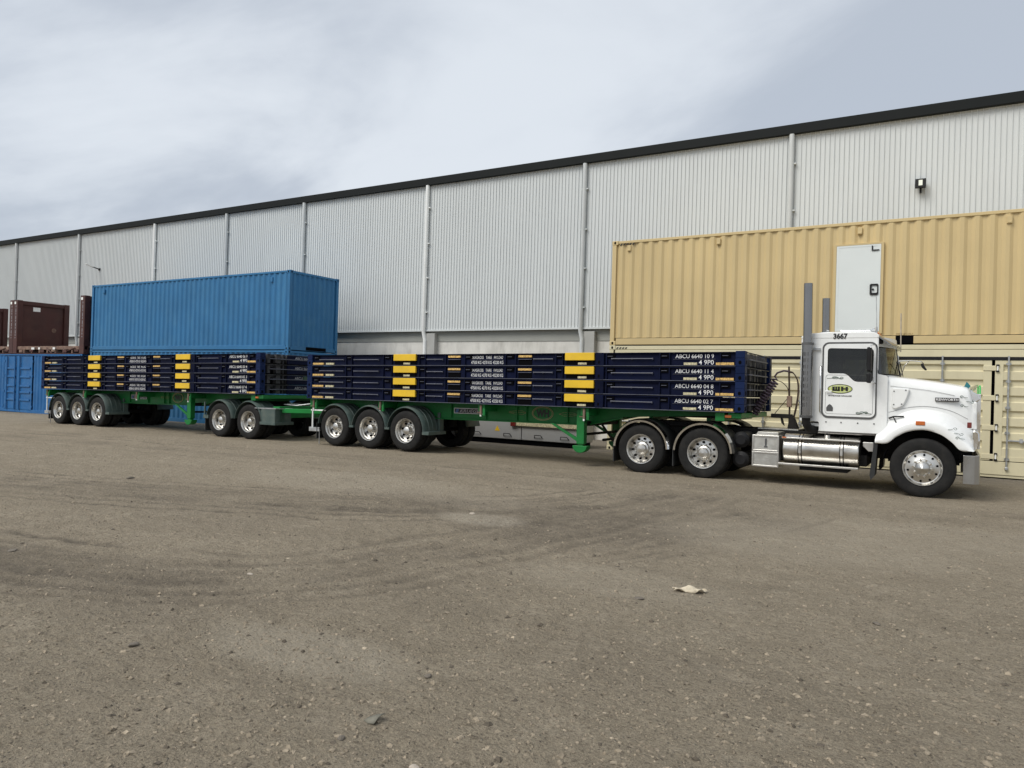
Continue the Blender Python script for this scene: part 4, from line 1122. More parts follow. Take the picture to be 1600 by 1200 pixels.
MB().tube([(1.3, -0.5, 1.0), (1.8, -0.5, 0.98), (2.3, -0.3, 1.06), (2.9, -0.2, 1.0), (3.2, -0.2, 1.05)], 0.018, 6).tube([(1.2, -0.3, 1.02), (1.9, -0.35, 1.0), (2.5, -0.2, 1.05), (3.2, -0.1, 1.02)], 0.018, 6).build('air_hose', 'galv', dl, smooth=60)

# ------------------------------------------------------------------ the white truck
tk = thing('truck', 'white bonneted prime mover numbered 3667 with tall exhaust stacks', 'truck', (0, YC, 0), (0, -R(0.15), 0))
HW = 1.02
cab_side = round_poly([(-2.33, 1.19), (-2.33, 2.705), (-1.07, 2.705), (-1.07, 2.07), (-0.90, 2.03), (-0.90, 1.02), (-2.00, 1.02), (-2.00, 1.19)], 0.03, 3)
win = round_poly([(-1.875, 2.065), (-1.565, 2.065), (-1.425, 1.920), (-1.135, 1.920), (-1.125, 2.505), (-1.875, 2.52)], 0.06, 4)
win_big = round_poly([(-1.92, 2.03), (-1.58, 2.03), (-1.44, 1.88), (-1.095, 1.88), (-1.09, 2.55), (-1.92, 2.56)], 0.06, 4)
body = MB()
for s_ in (-1, 1):
    ya, yb_ = sorted((s_ * HW, s_ * (HW - 0.05)))
    body.plate(cab_side, [win_big], ya, yb_)
body.box(-2.328, -2.28, -0.97, 0.97, 1.20, 2.70)
body.box(-2.3, -0.92, -0.97, 0.97, 1.10, 1.16)
body.box(-0.98, -0.93, -0.97, 0.97, 1.10, 2.02)
body.build('cab_body', 'white_paint', tk, 0.012)
MB().prism(round_poly([(-2.335, 2.695), (-2.335, 2.735), (-2.25, 2.785), (-1.80, 2.812), (-1.12, 2.80), (-1.05, 2.75), (-1.05, 2.695)], 0.04, 3), -1.026, 1.026).build('cab_roof', 'white_paint', tk, 0.035, 3)
def wcurve(y, z):
    """windscreen: swept back at the sides, raked towards the top"""
    return -0.77 - 0.29 * (abs(y) / 1.0) ** 2.4 - 0.13 * (z - 2.05)
ys = np.linspace(-1.0, 1.0, 25)
MB().loft([[(wcurve(y, z) - 0.0, y, z) for y in ys] for z in (2.05, 2.18, 2.31, 2.44, 2.57)]).build('windscreen', 'screen_glass', tk, smooth=60)
fr_ = MB()
fr_.loft([[(wcurve(y, 2.57) + dx, y, z) for y in ys] for dx, z in ((-0.02, 2.55), (0.01, 2.55), (0.0, 2.72), (-0.06, 2.72))])
fr_.loft([[(wcurve(y, 2.05) + dx, y, z) for y in ys] for dx, z in ((-0.04, 2.07), (0.012, 2.065), (0.012, 1.95), (-0.04, 1.95))])
fr_.build('windscreen_frame', 'white_paint', tk, smooth=50)
MB().tube([(wcurve(y, 2.055) + 0.008, y, 2.062) for y in ys], 0.014, 6).tube([(wcurve(-1, z) + 0.004, -1.002, z) for z in np.linspace(2.05, 2.57, 6)], 0.014, 6).tube([(wcurve(1, z) + 0.004, 1.002, z) for z in np.linspace(2.05, 2.57, 6)], 0.014, 6).tube([(-0.77, 0, 2.05), (-0.84, 0, 2.57)], 0.012, 6).build('screen_seal', 'black', tk, smooth=60)
MB().tube([(-0.74, -0.2, 2.07), (-0.80, -0.55, 2.30)], 0.008, 5).tube([(-0.74, 0.5, 2.07), (-0.78, 0.1, 2.32)], 0.008, 5).build('wiper', 'black', tk)
for s_ in (-1, 1):
    MB().box(-1.11, -1.055, s_ * 0.995 - 0.02, s_ * 0.995 + 0.02, 2.05, 2.70).build('windscreen_pillar', 'white_paint', tk, 0.01)
# sun visor
vz = MB(); secs = []
for y in np.linspace(-1.0, 1.0, 17):
    e = 0.10 * abs(y) ** 2.2
    secs.append([(-1.11 - e * 0.3, y, 2.83 - 0.03 * abs(y)), (-0.76 - e, y, 2.585), (-0.77 - e, y, 2.570), (-1.12 - e * 0.3, y, 2.805 - 0.03 * abs(y))])
vz.loft(secs, True); k0 = len(vz.v); vz.f += [(0, 1, 2, 3), (k0 - 1, k0 - 2, k0 - 3, k0 - 4)]
vz.build('sun_visor', 'stainless', tk, smooth=30)
MB().box(-2.05, -1.13, -0.75, -0.70, 2.815, 2.835).box(-1.95, -1.90, -0.74, -0.71, 2.80, 2.87).box(-1.2, -1.13, -0.76, -0.69, 2.80, 2.86).build('roof_rail', 'galv', tk, 0.006)
for y in (-0.72, -0.36, 0, 0.36, 0.72):
    MB().prism([(-1.13, 2.81), (-1.10, 2.81), (-1.10, 2.845), (-1.12, 2.85), (-1.14, 2.84)], y - 0.03, y + 0.03).build('roof_lamp', 'orange_lens', tk, 0.01)
hr = MB().cyl((-1.75, -0.35, 2.875), (-1.25, -0.35, 2.875), 0.022, 10).cyl((-1.25, -0.35, 2.875), (-1.17, -0.35, 2.875), 0.022, 14, 0.06).box(-1.62, -1.58, -0.37, -0.33, 2.79, 2.87).build('air_horn', 'chrome', tk, smooth=40)
# door
yd = -HW
dseal = MB().plate(rrect(-1.975, -1.065, 1.255, 2.635, 0.10), [rrect(-1.945, -1.085, 1.285, 2.61, 0.085)], yd - 0.012, yd - 0.001).build('door_seal', 'dark_seal', tk) if 'dark_seal' in MATS else None
M('dark_seal', (0.085, 0.085, 0.085), 0.35, var=0.2)
for s_ in (-1, 1):
    y0, y1 = (yd - 0.012, yd - 0.001) if s_ < 0 else (HW + 0.001, HW + 0.012)
    y2, y3 = (yd - 0.020, yd - 0.001) if s_ < 0 else (HW + 0.001, HW + 0.020)
    door = MB().plate(rrect(-1.935, -1.09, 1.30, 2.595, 0.09), [win], y2, y3).build('door', 'white_paint', tk, 0.006)
    MB().plate(rrect(-1.965, -1.068, 1.265, 2.628, 0.11), [rrect(-1.940, -1.086, 1.294, 2.600, 0.09)], y0, y1).build('door_seal', 'dark_seal', door)
    wz = MB().plate(win, [], (y2 + y3) / 2 - 0.002, (y2 + y3) / 2 + 0.002).build('door_window', 'glass', door)
    wi = [(-1.505 + (x + 1.505) * 0.955, 2.24 + (z - 2.24) * 0.945) for x, z in win]
    MB().plate(win, [wi], y2 + 0.002 if s_ < 0 else y3 - 0.014, y2 + 0.014 if s_ < 0 else y3 - 0.002).build('window_seal', 'black', door)
    yy = s_ * (HW + 0.045)
    gh = MB().tube([(-1.985, s_ * (HW), 1.36), (-1.985, yy, 1.38), (-1.985, yy, 2.18), (-1.985, s_ * HW, 2.2)], 0.013, 8).build('grab_handle', 'chrome', tk, smooth=60)
    MB().box(-1.90, -1.79, yy - 0.02 if s_ < 0 else yy - 0.02, yy, 1.73, 1.755).build('door_handle', 'white_paint', door, 0.005)
    for x in (-1.88, -1.63, -1.36, -1.10):
        MB().cyl((x, s_ * HW, 1.19), (x, s_ * (HW + 0.008), 1.19), 0.013, 8).build('bolt', 'dark_seal', tk)
    # rear-view mirrors
    mr_ = MB().tube([(-1.09, s_ * 1.02, 2.58), (-1.16, s_ * 1.20, 2.56), (-1.17, s_ * 1.22, 2.50)], 0.011, 6).tube([(-1.09, s_ * 1.02, 1.90), (-1.16, s_ * 1.20, 1.92), (-1.17, s_ * 1.22, 1.98)], 0.011, 6).build('mirror_arm', 'chrome', tk, smooth=60)
    MB().box(-1.215, -1.145, s_ * 1.22 - 0.10, s_ * 1.22 + 0.10, 2.10, 2.52).box(-1.215, -1.145, s_ * 1.22 - 0.09, s_ * 1.22 + 0.09, 1.90, 2.07).build('mirror_head', 'black', mr_, 0.02)
    # forward spotter mirror on the cowl
    if s_ > 0:
        sp = MB().tube([(-0.88, s_ * 0.98, 2.38), (-0.62, s_ * 1.10, 2.40), (-0.45, s_ * 1.14, 2.38), (-0.41, s_ * 1.14, 2.33)], 0.012, 6).tube([(-0.80, s_ * 0.98, 2.08), (-0.74, s_ * 1.05, 2.30), (-0.66, s_ * 1.09, 2.40)], 0.010, 6).build('spotter_arm', 'chrome', tk, smooth=60)
        MB().prism([(-0.47, 2.34), (-0.43, 2.345), (-0.355, 2.22), (-0.39, 2.21), (-0.45, 2.27)], s_ * 1.14 - 0.08, s_ * 1.14 + 0.08).build('spotter_mirror', 'black', sp, 0.01)
yt = yd - 0.0235
letter('3667', -1.79, -1.0305, 2.685, 0.235, 0.100, 'lettering_black', tk, 0.045)
letter('WYNDHAM HAULAGE', -1.855, yt, 1.652, 0.39, 0.027, 'lettering_black', tk, 0.03)
def oval2(cx, cz, a, b, n=40): return [(cx + a * math.cos(2 * math.pi * i / n), cz + b * math.sin(2 * math.pi * i / n)) for i in range(n)]
lg = MB().plate(oval2(-1.658, 1.79, 0.205, 0.085), [], yt, yt + 0.003).build('oval_emblem', 'lettering_black', tk)
MB().plate(oval2(-1.658, 1.79, 0.192, 0.072), [], yt - 0.002, yt).build('emblem_field', 'logo_green', lg)
MB().plate(oval2(-1.658, 1.79, 0.165, 0.060), [oval2(-1.658, 1.79, 0.158, 0.055)], yt - 0.0035, yt - 0.002).build('emblem_line', 'lettering_white', lg)
# the W and H of the emblem as blocks
m_ = MB()
for x0, x1, z0, z1 in ((-1.785, -1.745, 1.755, 1.83), (-1.735, -1.705, 1.765, 1.83), (-1.695, -1.660, 1.755, 1.83), (-1.785, -1.660, 1.752, 1.776),
                       (-1.642, -1.604, 1.752, 1.83), (-1.566, -1.528, 1.752, 1.83), (-1.61, -1.56, 1.781, 1.803)):
    m_.box(x0, x1, yt - 0.0055, yt - 0.0038, z0, z1)
m_.build('emblem_letters', 'lettering_black', lg)
MB().plate([(-1.875, 1.385), (-1.77, 1.385), (-1.765, 1.45), (-1.79, 1.49), (-1.822, 1.515), (-1.855, 1.49), (-1.88, 1.45)], [], yt, yt + 0.003).build('vent_sticker', 'dark_seal', tk)
def curl(x, z, s_, flip, y, mat='pin_dark'):
    pts = []
    for i in range(18):
        a = i / 17 * 2.2 * math.pi
        r_ = 0.045 * (1 - i / 22)
        pts.append((x + s_ * (0.10 - r_ * math.cos(a)), y, z + flip * r_ * 0.6 * math.sin(a)))
    pts = [(x - s_ * 0.05, y, z - flip * 0.012), (x + s_ * 0.0, y, z - flip * 0.008)] + pts
    return MB().tube(pts, 0.0038, 5).build('scroll_stripe', mat, tk)
M('pin_dark', (0.055, 0.10, 0.07), 0.4)
for x, z, s_, f_ in ((-1.83, 1.985, 1, 1), (-1.74, 1.99, 1, -1), (-1.66, 1.985, -1, 1), (-1.20, 1.375, -1, 1), (-1.26, 1.37, -1, -1), (-1.33, 1.375, 1, 1)):
    curl(x, z, s_, f_, yt)
MB().plate(rrect(-1.90, -1.125, 1.34, 2.04, 0.05), [rrect(-1.896, -1.129, 1.344, 2.036, 0.048)], yt + 0.0005, yt + 0.004).build('pin_line', 'dark_seal', tk)

# bonnet and front guards
st_ = [(-0.905, 2.045, 0.985), (-0.60, 2.008, 0.972), (-0.29, 1.968, 0.95), (0.0, 1.925, 0.92), (0.20, 1.893, 0.89), (0.28, 1.872, 0.875), (0.318, 1.83, 0.862), (0.345, 1.72, 0.855), (0.365, 1.64, 0.85), (0.42, 1.60, 0.84), (0.427, 1.42, 0.84), (0.427, 1.25, 0.84)]
secs = []
for x, zt, w_ in st_:
    h = [(w_, 1.17), (w_, min(1.3, zt - 0.22)), (w_ - 0.005, zt - 0.20), (w_ - 0.03, zt - 0.10), (w_ - 0.09, zt - 0.035), (w_ - 0.24, zt - 0.005), (0.0, zt + 0.022)]
    secs.append([(x, -y, z) for y, z in h] + [(x, y, z) for y, z in reversed(h[:-1])])
hood = MB(); hood.loft(secs)
hd = hood.build('bonnet', 'white_paint', tk, smooth=50)
PA = [(-1.065, 0.86), (-0.88, 0.87), (-0.75, 0.98), (-0.57, 1.085), (-0.33, 1.125), (-0.10, 1.065), (0.07, 0.945), (0.20, 0.815), (0.37, 0.81)]
QA = [(-1.065, 1.03), (-1.00, 1.12), (-0.86, 1.28), (-0.63, 1.43), (-0.33, 1.49), (0.0, 1.43), (0.24, 1.27), (0.41, 1.08), (0.425, 0.83)]
pa, qa = catmull(PA, 6), catmull(QA, 6)
def hw_at(x):
    return float(np.interp(x, [s[0] for s in st_], [s[2] for s in st_]))
for s_ in (-1, 1):
    secs = []
    for (px, pz), (qx, qz) in zip(pa, qa):
        wq = hw_at(qx) - 0.012
        row = [(px, 1.165, pz + 0.01), (px, 1.185, pz), (px, 1.205, pz + 0.008)]
        for u_, y in ((0.10, 1.215), (0.34, 1.210), (0.44, 1.195), (0.50, 1.14), (0.60, 1.10), (0.80, wq + 0.045), (1.0, wq)):
            row.append((px + (qx - px) * u_, y, pz + (qz - pz) * u_))
        secs.append([(a, s_ * b, c_) for a, b, c_ in row])
    MB().loft(secs).build('front_guard', 'white_paint', tk, smooth=50)
    MB().box(0.36, 0.428, min(s_ * 0.52, s_ * 0.83), max(s_ * 0.52, s_ * 0.83), 0.84, 1.62).build('headlight_panel', 'white_paint', tk, 0.02)
    hl = MB().lathe([(0.0, 0), (0.10, 0.005), (0.115, 0.02), (0.12, 0.06)], n=24)
    hl.v = [(0.47 - y, s_ * 0.92 + x, 1.02 + z) for x, y, z in hl.v]
    hlo = hl.build('headlight', 'chrome', tk, smooth=40)
    MB().prism([(0.36, 0.86), (0.44, 0.84), (0.47, 0.98), (0.46, 1.12), (0.40, 1.16), (0.36, 1.14)], s_ * 1.0 - 0.06, s_ * 1.0 + 0.06).build('headlight_bezel', 'chrome', hlo, 0.02)
    yy = s_ * 1.206
    MB().box(-0.455, -0.315, min(yy, yy + s_ * 0.02), max(yy, yy + s_ * 0.02), 1.205, 1.275).build('indicator', 'orange_lens', tk, 0.012)
    yy = s_ * 1.06
    MB().box(0.285, 0.35, min(yy, yy + s_ * 0.06), max(yy, yy + s_ * 0.06), 1.19, 1.285).build('marker_lamp', 'red_lens', tk, 0.008)
    # air intake cover on the bonnet side
    y0 = s_ * 0.968
    iv = MB().prism(round_poly([(-0.83, 1.50), (-0.83, 1.83), (-0.56, 1.82), (-0.60, 1.66), (-0.66, 1.52), (-0.79, 1.455)], 0.03, 3), min(y0, y0 + s_ * 0.055), max(y0, y0 + s_ * 0.055)).build('intake_cover', 'white_paint', tk, 0.02, 3)
    for x, z in ((-0.80, 1.77), (-0.62, 1.79), (-0.80, 1.54), (-0.68, 1.55)):
        MB().cyl((x, y0, z), (x, y0 + s_ * 0.062, z), 0.012, 8).build('bolt', 'dark_seal', iv)
    MB().tube([(-0.87, s_ * (1.00), 1.30), (-0.80, s_ * 1.03, 1.33), (-0.70, s_ * 1.05, 1.335), (-0.64, s_ * 1.06, 1.34)], 0.014, 6).tube([(-0.80, s_ * 1.03, 1.32), (-0.72, s_ * 1.10, 1.17), (-0.66, s_ * 1.17, 1.04)], 0.010, 6).build('bonnet_latch', 'black', tk, smooth=60)
    for pts in ([(-0.86, 1.86), (-0.3, 1.80), (0.1, 1.72)], [(-0.88, 1.40), (-0.55, 1.50), (-0.25, 1.52), (0.05, 1.46), (0.30, 1.33)]):
        MB().tube([(x, s_ * (hw_at(x) + 0.001), z) for x, z in [tuple(p) for p in catmull(pts, 5)]], 0.003, 4).build('pin_line', 'dark_seal', tk)
bd = MB().box(-0.18, 0.17, -0.962, -0.925, 1.615, 1.68).build('badge', 'lettering_black', tk, 0.004)
bd.rotation_euler = (0, 0, 0)
bdl = letter('KENWORTH', -0.165, -0.9655, 1.629, 0.32, 0.040, 'lettering_white', tk, 0.018)
for x, z, s_, f_ in ((0.26, 1.70, -1, 1), (0.30, 1.62, 1, -1), (0.27, 1.55, -1, 1)):
    curl(x, z, s_ * 0.6, f_, -hw_at(x) - 0.012)
for x, z, s_, f_ in ((0.05, 1.165, 1, 1), (0.14, 1.09, 1, -1), (0.22, 1.02, -1, 1)):
    curl(x, z, s_ * 0.7, f_, -1.213)
# grille and deflector
gr = MB().box(0.42, 0.462, -0.52, 0.52, 0.86, 1.70).build('grille', 'black', tk, 0.015)
MB().plate([(-0.56, 0.82), (0.56, 0.82), (0.56, 1.76), (-0.56, 1.76)], [[(-0.50, 0.90), (0.50, 0.90), (0.50, 1.68), (-0.50, 1.68)]], 0, 0.06).build('grille_frame', 'chrome', gr, 0.01)
g2 = gr.children[0]; g2.rotation_euler = (0, 0, R(90)); g2.location = (0.488, 0, 0)
for k in range(14):
    MB().box(0.462, 0.476, -0.47 + k * 0.07, -0.445 + k * 0.07, 0.90, 1.68).build('grille_bar', 'chrome', gr)
MB().tube([(0.34, y, 1.80 + 0.0 * y) for y in np.linspace(-0.6, 0.6, 9)], 0.03, 8).build('bonnet_trim', 'chrome', tk, smooth=50)
dfl = MB(); secs = []
for y in np.linspace(-0.72, 0.72, 13):
    e = 0.10 * (abs(y) / 0.72) ** 2
    secs.append([(0.32 - e, y, 1.76 - e * 0.4), (0.42 - e, y, 1.84 - e * 0.3), (0.465 - e, y, 1.93 - e * 0.3)])
dfl.loft(secs).build('bug_deflector', 'clear_acrylic', tk, smooth=50)
MB().tube([(0.470 - 0.10 * (abs(y) / 0.72) ** 2 * 0.0, y, 1.90) for y in (-0.50, -0.2, 0.2, 0.50)], 0.010, 6).tube([(0.472, -0.50, 1.90), (0.475, -0.52, 1.72)], 0.012, 6).tube([(0.472, 0.50, 1.90), (0.475, 0.52, 1.74)], 0.012, 6).build('deflector_edge', 'acid_green', tk)
MB().prism([(0.235, 1.87), (0.30, 1.84), (0.335, 1.89), (0.275, 1.965)], -0.62, -0.60).build('deflector_wing', 'teal', tk)
MB().prism([(0.30, 1.87), (0.36, 1.80), (0.46, 1.74), (0.47, 1.66), (0.40, 1.60), (0.34, 1.68)], -0.66, -0.56).build('deflector_bracket', 'chrome', tk, 0.015)
# bumper
bpoly = [(0.24, -1.215), (0.40, -1.20), (0.465, -1.12), (0.485, -0.95), (0.49, 0.95), (0.465, 1.12), (0.40, 1.20), (0.24, 1.215), (0.24, 1.19), (0.39, 1.17), (0.44, 0.95), (0.44, -0.95), (0.39, -1.17), (0.24, -1.19)]
M('bumper_alloy', (0.46, 0.455, 0.44), 0.3, 1.0, var=0.08, dirt=(0.30, 0.28, 0.24), dirt_amt=0.4, dscale=(3, 3, 3))
MB().prism(bpoly, 0.275, 0.745, 'z').build('bumper', 'bumper_alloy', tk, 0.008)
# chassis and running gear
for yy in (-0.46, 0.38):
    MB().box(-5.95, 0.38, yy, yy + 0.08, 0.70, 0.98).build('chassis_rail', 'chassis', tk, 0.006)
for x in (-5.9, -5.0, -4.2, -3.3, -2.4, -1.4, 0.1):
    MB().box(x, x + 0.10, -0.38, 0.38, 0.72, 0.95).build('cross_member', 'chassis', tk)
MB().box(-1.9, 0.25, -0.45, 0.45, 0.55, 1.35).build('engine', 'chassis', tk, 0.05)
for ya in (-0.98, 0.90):
    MB().arc(-0.34, RT, 0.60, 8, 172, [(0, ya - 0.15), (0.01, ya - 0.15), (0.01, ya + 0.23), (0, ya + 0.23)], 18).build('inner_guard', 'dark_void', tk)
MB().cyl((-0.34, -1.0, RT), (-0.34, 1.0, RT), 0.06, 10).box(-0.9, 0.2, -0.52, -0.42, 0.52, 0.60).box(-0.9, 0.2, 0.42, 0.52, 0.52, 0.60).build('front_axle', 'chassis', tk)
wheel(tk, -0.34, -1.185, RT - 0.008, 'steer', spin=0.1)
wheel(tk, -0.34, 1.185, RT - 0.008, 'steer', True)
MB().prism([(-1.08, 0.90), (-1.02, 0.90), (-1.06, 0.30), (-1.12, 0.22), (-1.14, 0.30)], -1.18, -0.78).build('mudflap', 'black_guard', tk)
MB().prism([(-1.08, 0.90), (-1.02, 0.90), (-1.06, 0.30), (-1.12, 0.22), (-1.14, 0.30)], 0.78, 1.18).build('mudflap', 'black_guard', tk)
for k, x in enumerate((-5.32, -4.06)):
    MB().cyl((x, -1.0, RT), (x, 1.0, RT), 0.10, 12).cyl((x, -0.2, RT), (x, 0.2, RT), 0.24, 16).build('drive_axle', 'chassis', tk, smooth=40)
    MB().box(x - 0.3, x + 0.3, -0.60, -0.48, 0.62, 0.72).cyl((x + 0.22, -0.5, 0.5), (x + 0.22, -0.5, 0.8), 0.12, 12).build('suspension', 'chassis', tk)
    wheel(tk, x, -1.20, RT - 0.01, 'drive', spin=0.2 + k)
    wheel(tk, x, 1.20, RT - 0.01, 'drive', True, spin=0.5)
    guard(tk, x, -1.23, RT + 0.0, 'black_guard', 0.57, 2, 178, False, 'stainless')
    guard(tk, x, 0.63, RT + 0.0, 'black_guard', 0.57, 2, 178, False)
    for xa in (x - 0.58,):
        mudflap(tk, xa, -1.21, -0.63, 0.20, 0.52); mudflap(tk, xa, 0.63, 1.21, 0.20, 0.52)
    MB().box(x + 0.40, x + 0.48, -1.12, -1.06, 0.80, 0.84).build('marker_lamp', 'orange_lens', tk, 0.006)
MB().prism([(-5.25, 1.05), (-4.15, 1.05), (-4.05, 0.985), (-5.4, 0.985)], -0.48, 0.48).box(-5.0, -4.2, -0.55, 0.55, 0.96, 1.0).build('fifth_wheel', 'chassis', tk, 0.01)
MB().box(-3.2, -2.45, -0.40, 0.42, 0.98, 1.0).build('deck_plate', 'diamond', tk)
for z in (0.78, 0.40):
    MB().cyl((-3.38, -0.98, z), (-3.38, -0.1, z), 0.155, 18).cyl((-3.38, -1.03, z), (-3.38, -0.98, z), 0.09, 18, 0.155).build('air_tank', 'black', tk, smooth=35)
# tool box with two tread plate doors
tb = MB().box(-3.13, -2.66, -1.15, -0.5, 0.31, 0.90).build('tool_box', 'diamond', tk, 0.008)
MB().prism([(-3.08, 0.90), (-2.68, 0.90), (-2.68, 0.955), (-3.05, 0.955)], -1.10, -0.5).build('top_step', 'diamond', tb, 0.006)
for z0, z1 in ((0.325, 0.57), (0.61, 0.875)):
    MB().plate([(-3.135, z0 - 0.015), (-2.655, z0 - 0.015), (-2.655, z1 + 0.02), (-3.135, z1 + 0.02)], [[(-3.105, z0 + 0.015), (-2.685, z0 + 0.015), (-2.685, z1 - 0.01), (-3.105, z1 - 0.01)]], -1.17, -1.151).build('door_frame', 'alloy', tb, 0.004)
MB().box(-2.905, -2.875, -1.165, -1.151, 0.68, 0.84).box(-2.92, -2.86, -1.166, -1.151, 0.67, 0.70).build('latch', 'dark_seal', tb, 0.004)
# fuel tank
ft = MB().cyl((-2.60, -0.86, 0.67), (-1.32, -0.86, 0.67), 0.27, 40).build('fuel_tank', 'tank_alloy', tk, 0.02, 3, smooth=40)
for x in (-2.30, -1.60):
    for d in (-0.028, 0.028):
        o_ = MB().arc(0, 0, 0.271, 0, 359.9, [(0, -0.008), (0.006, -0.008), (0.006, 0.008), (0, 0.008)], 40).build('strap', 'black', ft)
        o_.rotation_euler = (0, 0, R(90)); o_.location = (x + d, -0.86, 0.67)
    MB().box(x - 0.022, x + 0.022, -1.146, -1.128, 0.60, 0.74).build('strap_buckle', 'alloy', ft, 0.004)
MB().box(-2.61, -1.30, -1.16, -1.02, 0.855, 0.885).build('top_step', 'alloy', ft, 0.005)
MB().box(-2.66, -1.32, -1.18, -1.04, 0.375, 0.41).build('lower_step', 'alloy', ft, 0.005)
m_ = MB()
for k in range(52):
    x = -2.58 + k * 0.0245
    if min(abs(x + 2.30), abs(x + 1.60)) > 0.05:
        m_.box(x, x + 0.012, -1.135, -1.118, 0.80, 0.845)
m_.build('tread_teeth', 'dark_seal', ft)
MB().box(-2.3, -1.5, -1.1, -0.5, 0.30, 0.375).build('step_hanger', 'chassis', ft)
MB().cyl((-1.86, -0.95, 0.90), (-1.86, -0.97, 0.96), 0.05, 14).build('filler_cap', 'alloy', ft)
MB().box(-2.60, -2.53, -1.165, -1.15, 0.868, 0.890).build('marker_lamp', 'orange_lens', ft)
MB().prism([(-1.27, 0.86), (-1.10, 0.86), (-1.10, 0.70), (-1.18, 0.70), (-1.27, 0.79)], -1.0, -0.93).build('step_bracket', 'alloy', tk, 0.006)
ft2 = MB().cyl((-2.60, 0.86, 0.67), (-1.32, 0.86, 0.67), 0.27, 32).build('fuel_tank', 'tank_alloy', tk, 0.02, 2, smooth=40)
MB().box(-3.10, -1.2, -0.9, 0.9, 0.42, 0.62).build('underframe', 'chassis', tk, 0.02)
MB().box(-2.02, -1.08, -0.98, -0.5, 0.98, 1.03).box(-2.02, -1.08, 0.5, 0.98, 0.98, 1.03).build('sill', 'stainless', tk, 0.006)
# exhaust stacks
for s_ in (-1, 1):
    yy = s_ * 1.145
    ex = MB().cyl((-2.20, yy, 1.27), (-2.20, yy, 2.60), 0.100, 24).build('exhaust_shield', 'stainless', tk, smooth=40)
    p_ = MB().cyl((-2.205, yy, 2.58), (-2.215, yy, 3.69), 0.077, 24, caps=False)
    p_.cyl((-2.205, yy, 2.6), (-2.215, yy, 3.688), 0.070, 24, caps=False)
    p_.build('exhaust_pipe', 'stainless', ex, smooth=40)
    MB().cyl((-2.213, yy, 3.55), (-2.214, yy, 3.56), 0.069, 20).build('pipe_bore', 'dark_void', ex)
    MB().tube([(-2.20, yy, 1.30), (-2.20, yy, 1.16), (-2.16, yy + -s_ * 0.06, 1.06), (-2.05, yy - s_ * 0.3, 1.02), (-1.95, yy - s_ * 0.6, 1.0)], 0.075, 14).build('exhaust_elbow', 'rusty_steel' if 'rusty_steel' in MATS else 'chassis', ex, smooth=60)
    for za in (1.25, 2.57):
        MB().cyl((-2.20, yy, za), (-2.20, yy, za + 0.045), 0.106, 20).build('clamp', 'dark_seal', ex)
    m_ = MB()
    for k in range(9):
        for j in range(3):
            m_.box(-2.215 + 0.0 * j - 0.05 + j * 0.04, -2.215 - 0.035 + j * 0.04, yy + s_ * 0.094, yy + s_ * 0.0985, 1.45 + k * 0.115, 1.52 + k * 0.115)
    m_.build('shield_slots', 'dark_seal', ex)['kind'] = 'stuff'
    MB().box(-2.15, -2.0, min(s_ * 1.02, s_ * 1.06), max(s_ * 1.02, s_ * 1.06), 2.48, 2.52).build('stack_bracket', 'galv', ex)
# aerials
MB().tube([(-1.10, -0.92, 2.72), (-1.105, -0.92, 3.1), (-1.12, -0.92, 3.45)], 0.006, 6).cyl((-1.10, -0.92, 2.70), (-1.10, -0.92, 2.90), 0.016, 8).build('aerial', 'galv', tk)
MB().tube([(-0.80, 0.75, 2.55), (-0.81, 0.75, 3.30)], 0.011, 6).build('aerial', 'stone_pale', tk)
# cab interior
MB().prism([(-2.05, 1.16), (-1.55, 1.16), (-1.53, 1.62), (-1.93, 1.62), (-2.02, 2.33), (-2.14, 2.33)], -0.78, -0.26).prism([(-2.07, 2.33), (-2.16, 2.33), (-2.18, 2.52), (-2.10, 2.52)], -0.66, -0.38).build('driver_seat', 'seat_grey', tk, 0.03)
MB().prism([(-2.05, 1.16), (-1.55, 1.16), (-1.53, 1.62), (-1.93, 1.62), (-2.02, 2.33), (-2.14, 2.33)], 0.26, 0.78).build('passenger_seat', 'seat_grey', tk, 0.03)
MB().prism([(-1.90, 1.66), (-1.86, 1.66), (-1.92, 2.10), (-1.97, 2.30), (-2.16, 2.36), (-2.165, 2.34), (-2.02, 2.28)], -0.80, -0.36).build('hi_vis_vest', 'hi_vis', tk, 0.01)
MB().prism([(-1.30, 1.16), (-0.95, 1.16), (-0.90, 2.04), (-1.10, 2.04), (-1.30, 1.88), (-1.32, 1.7)], -0.95, 0.95).build('dashboard', 'interior', tk, 0.03)
sw = MB().tube([(-1.42 + 0.10 * math.sin(a), -0.52 + 0.23 * math.cos(a), 1.96 + 0.21 * math.sin(a)) for a in np.linspace(0, 2 * math.pi, 28, endpoint=False)], 0.015, 8, True)
sw.tube([(-1.42, -0.75, 1.96), (-1.42, -0.29, 1.96)], 0.014, 6).tube([(-1.42, -0.52, 1.96), (-1.15, -0.52, 1.80)], 0.025, 8).build('steering_wheel', 'black', tk, smooth=60)
MB().box(-2.27, -1.0, -0.96, 0.96, 2.60, 2.69).build('headlining', 'interior', tk, 0.02)
MB().box(-2.27, -2.24, -0.95, 0.95, 1.17, 2.6).build('rear_trim', 'interior', tk)
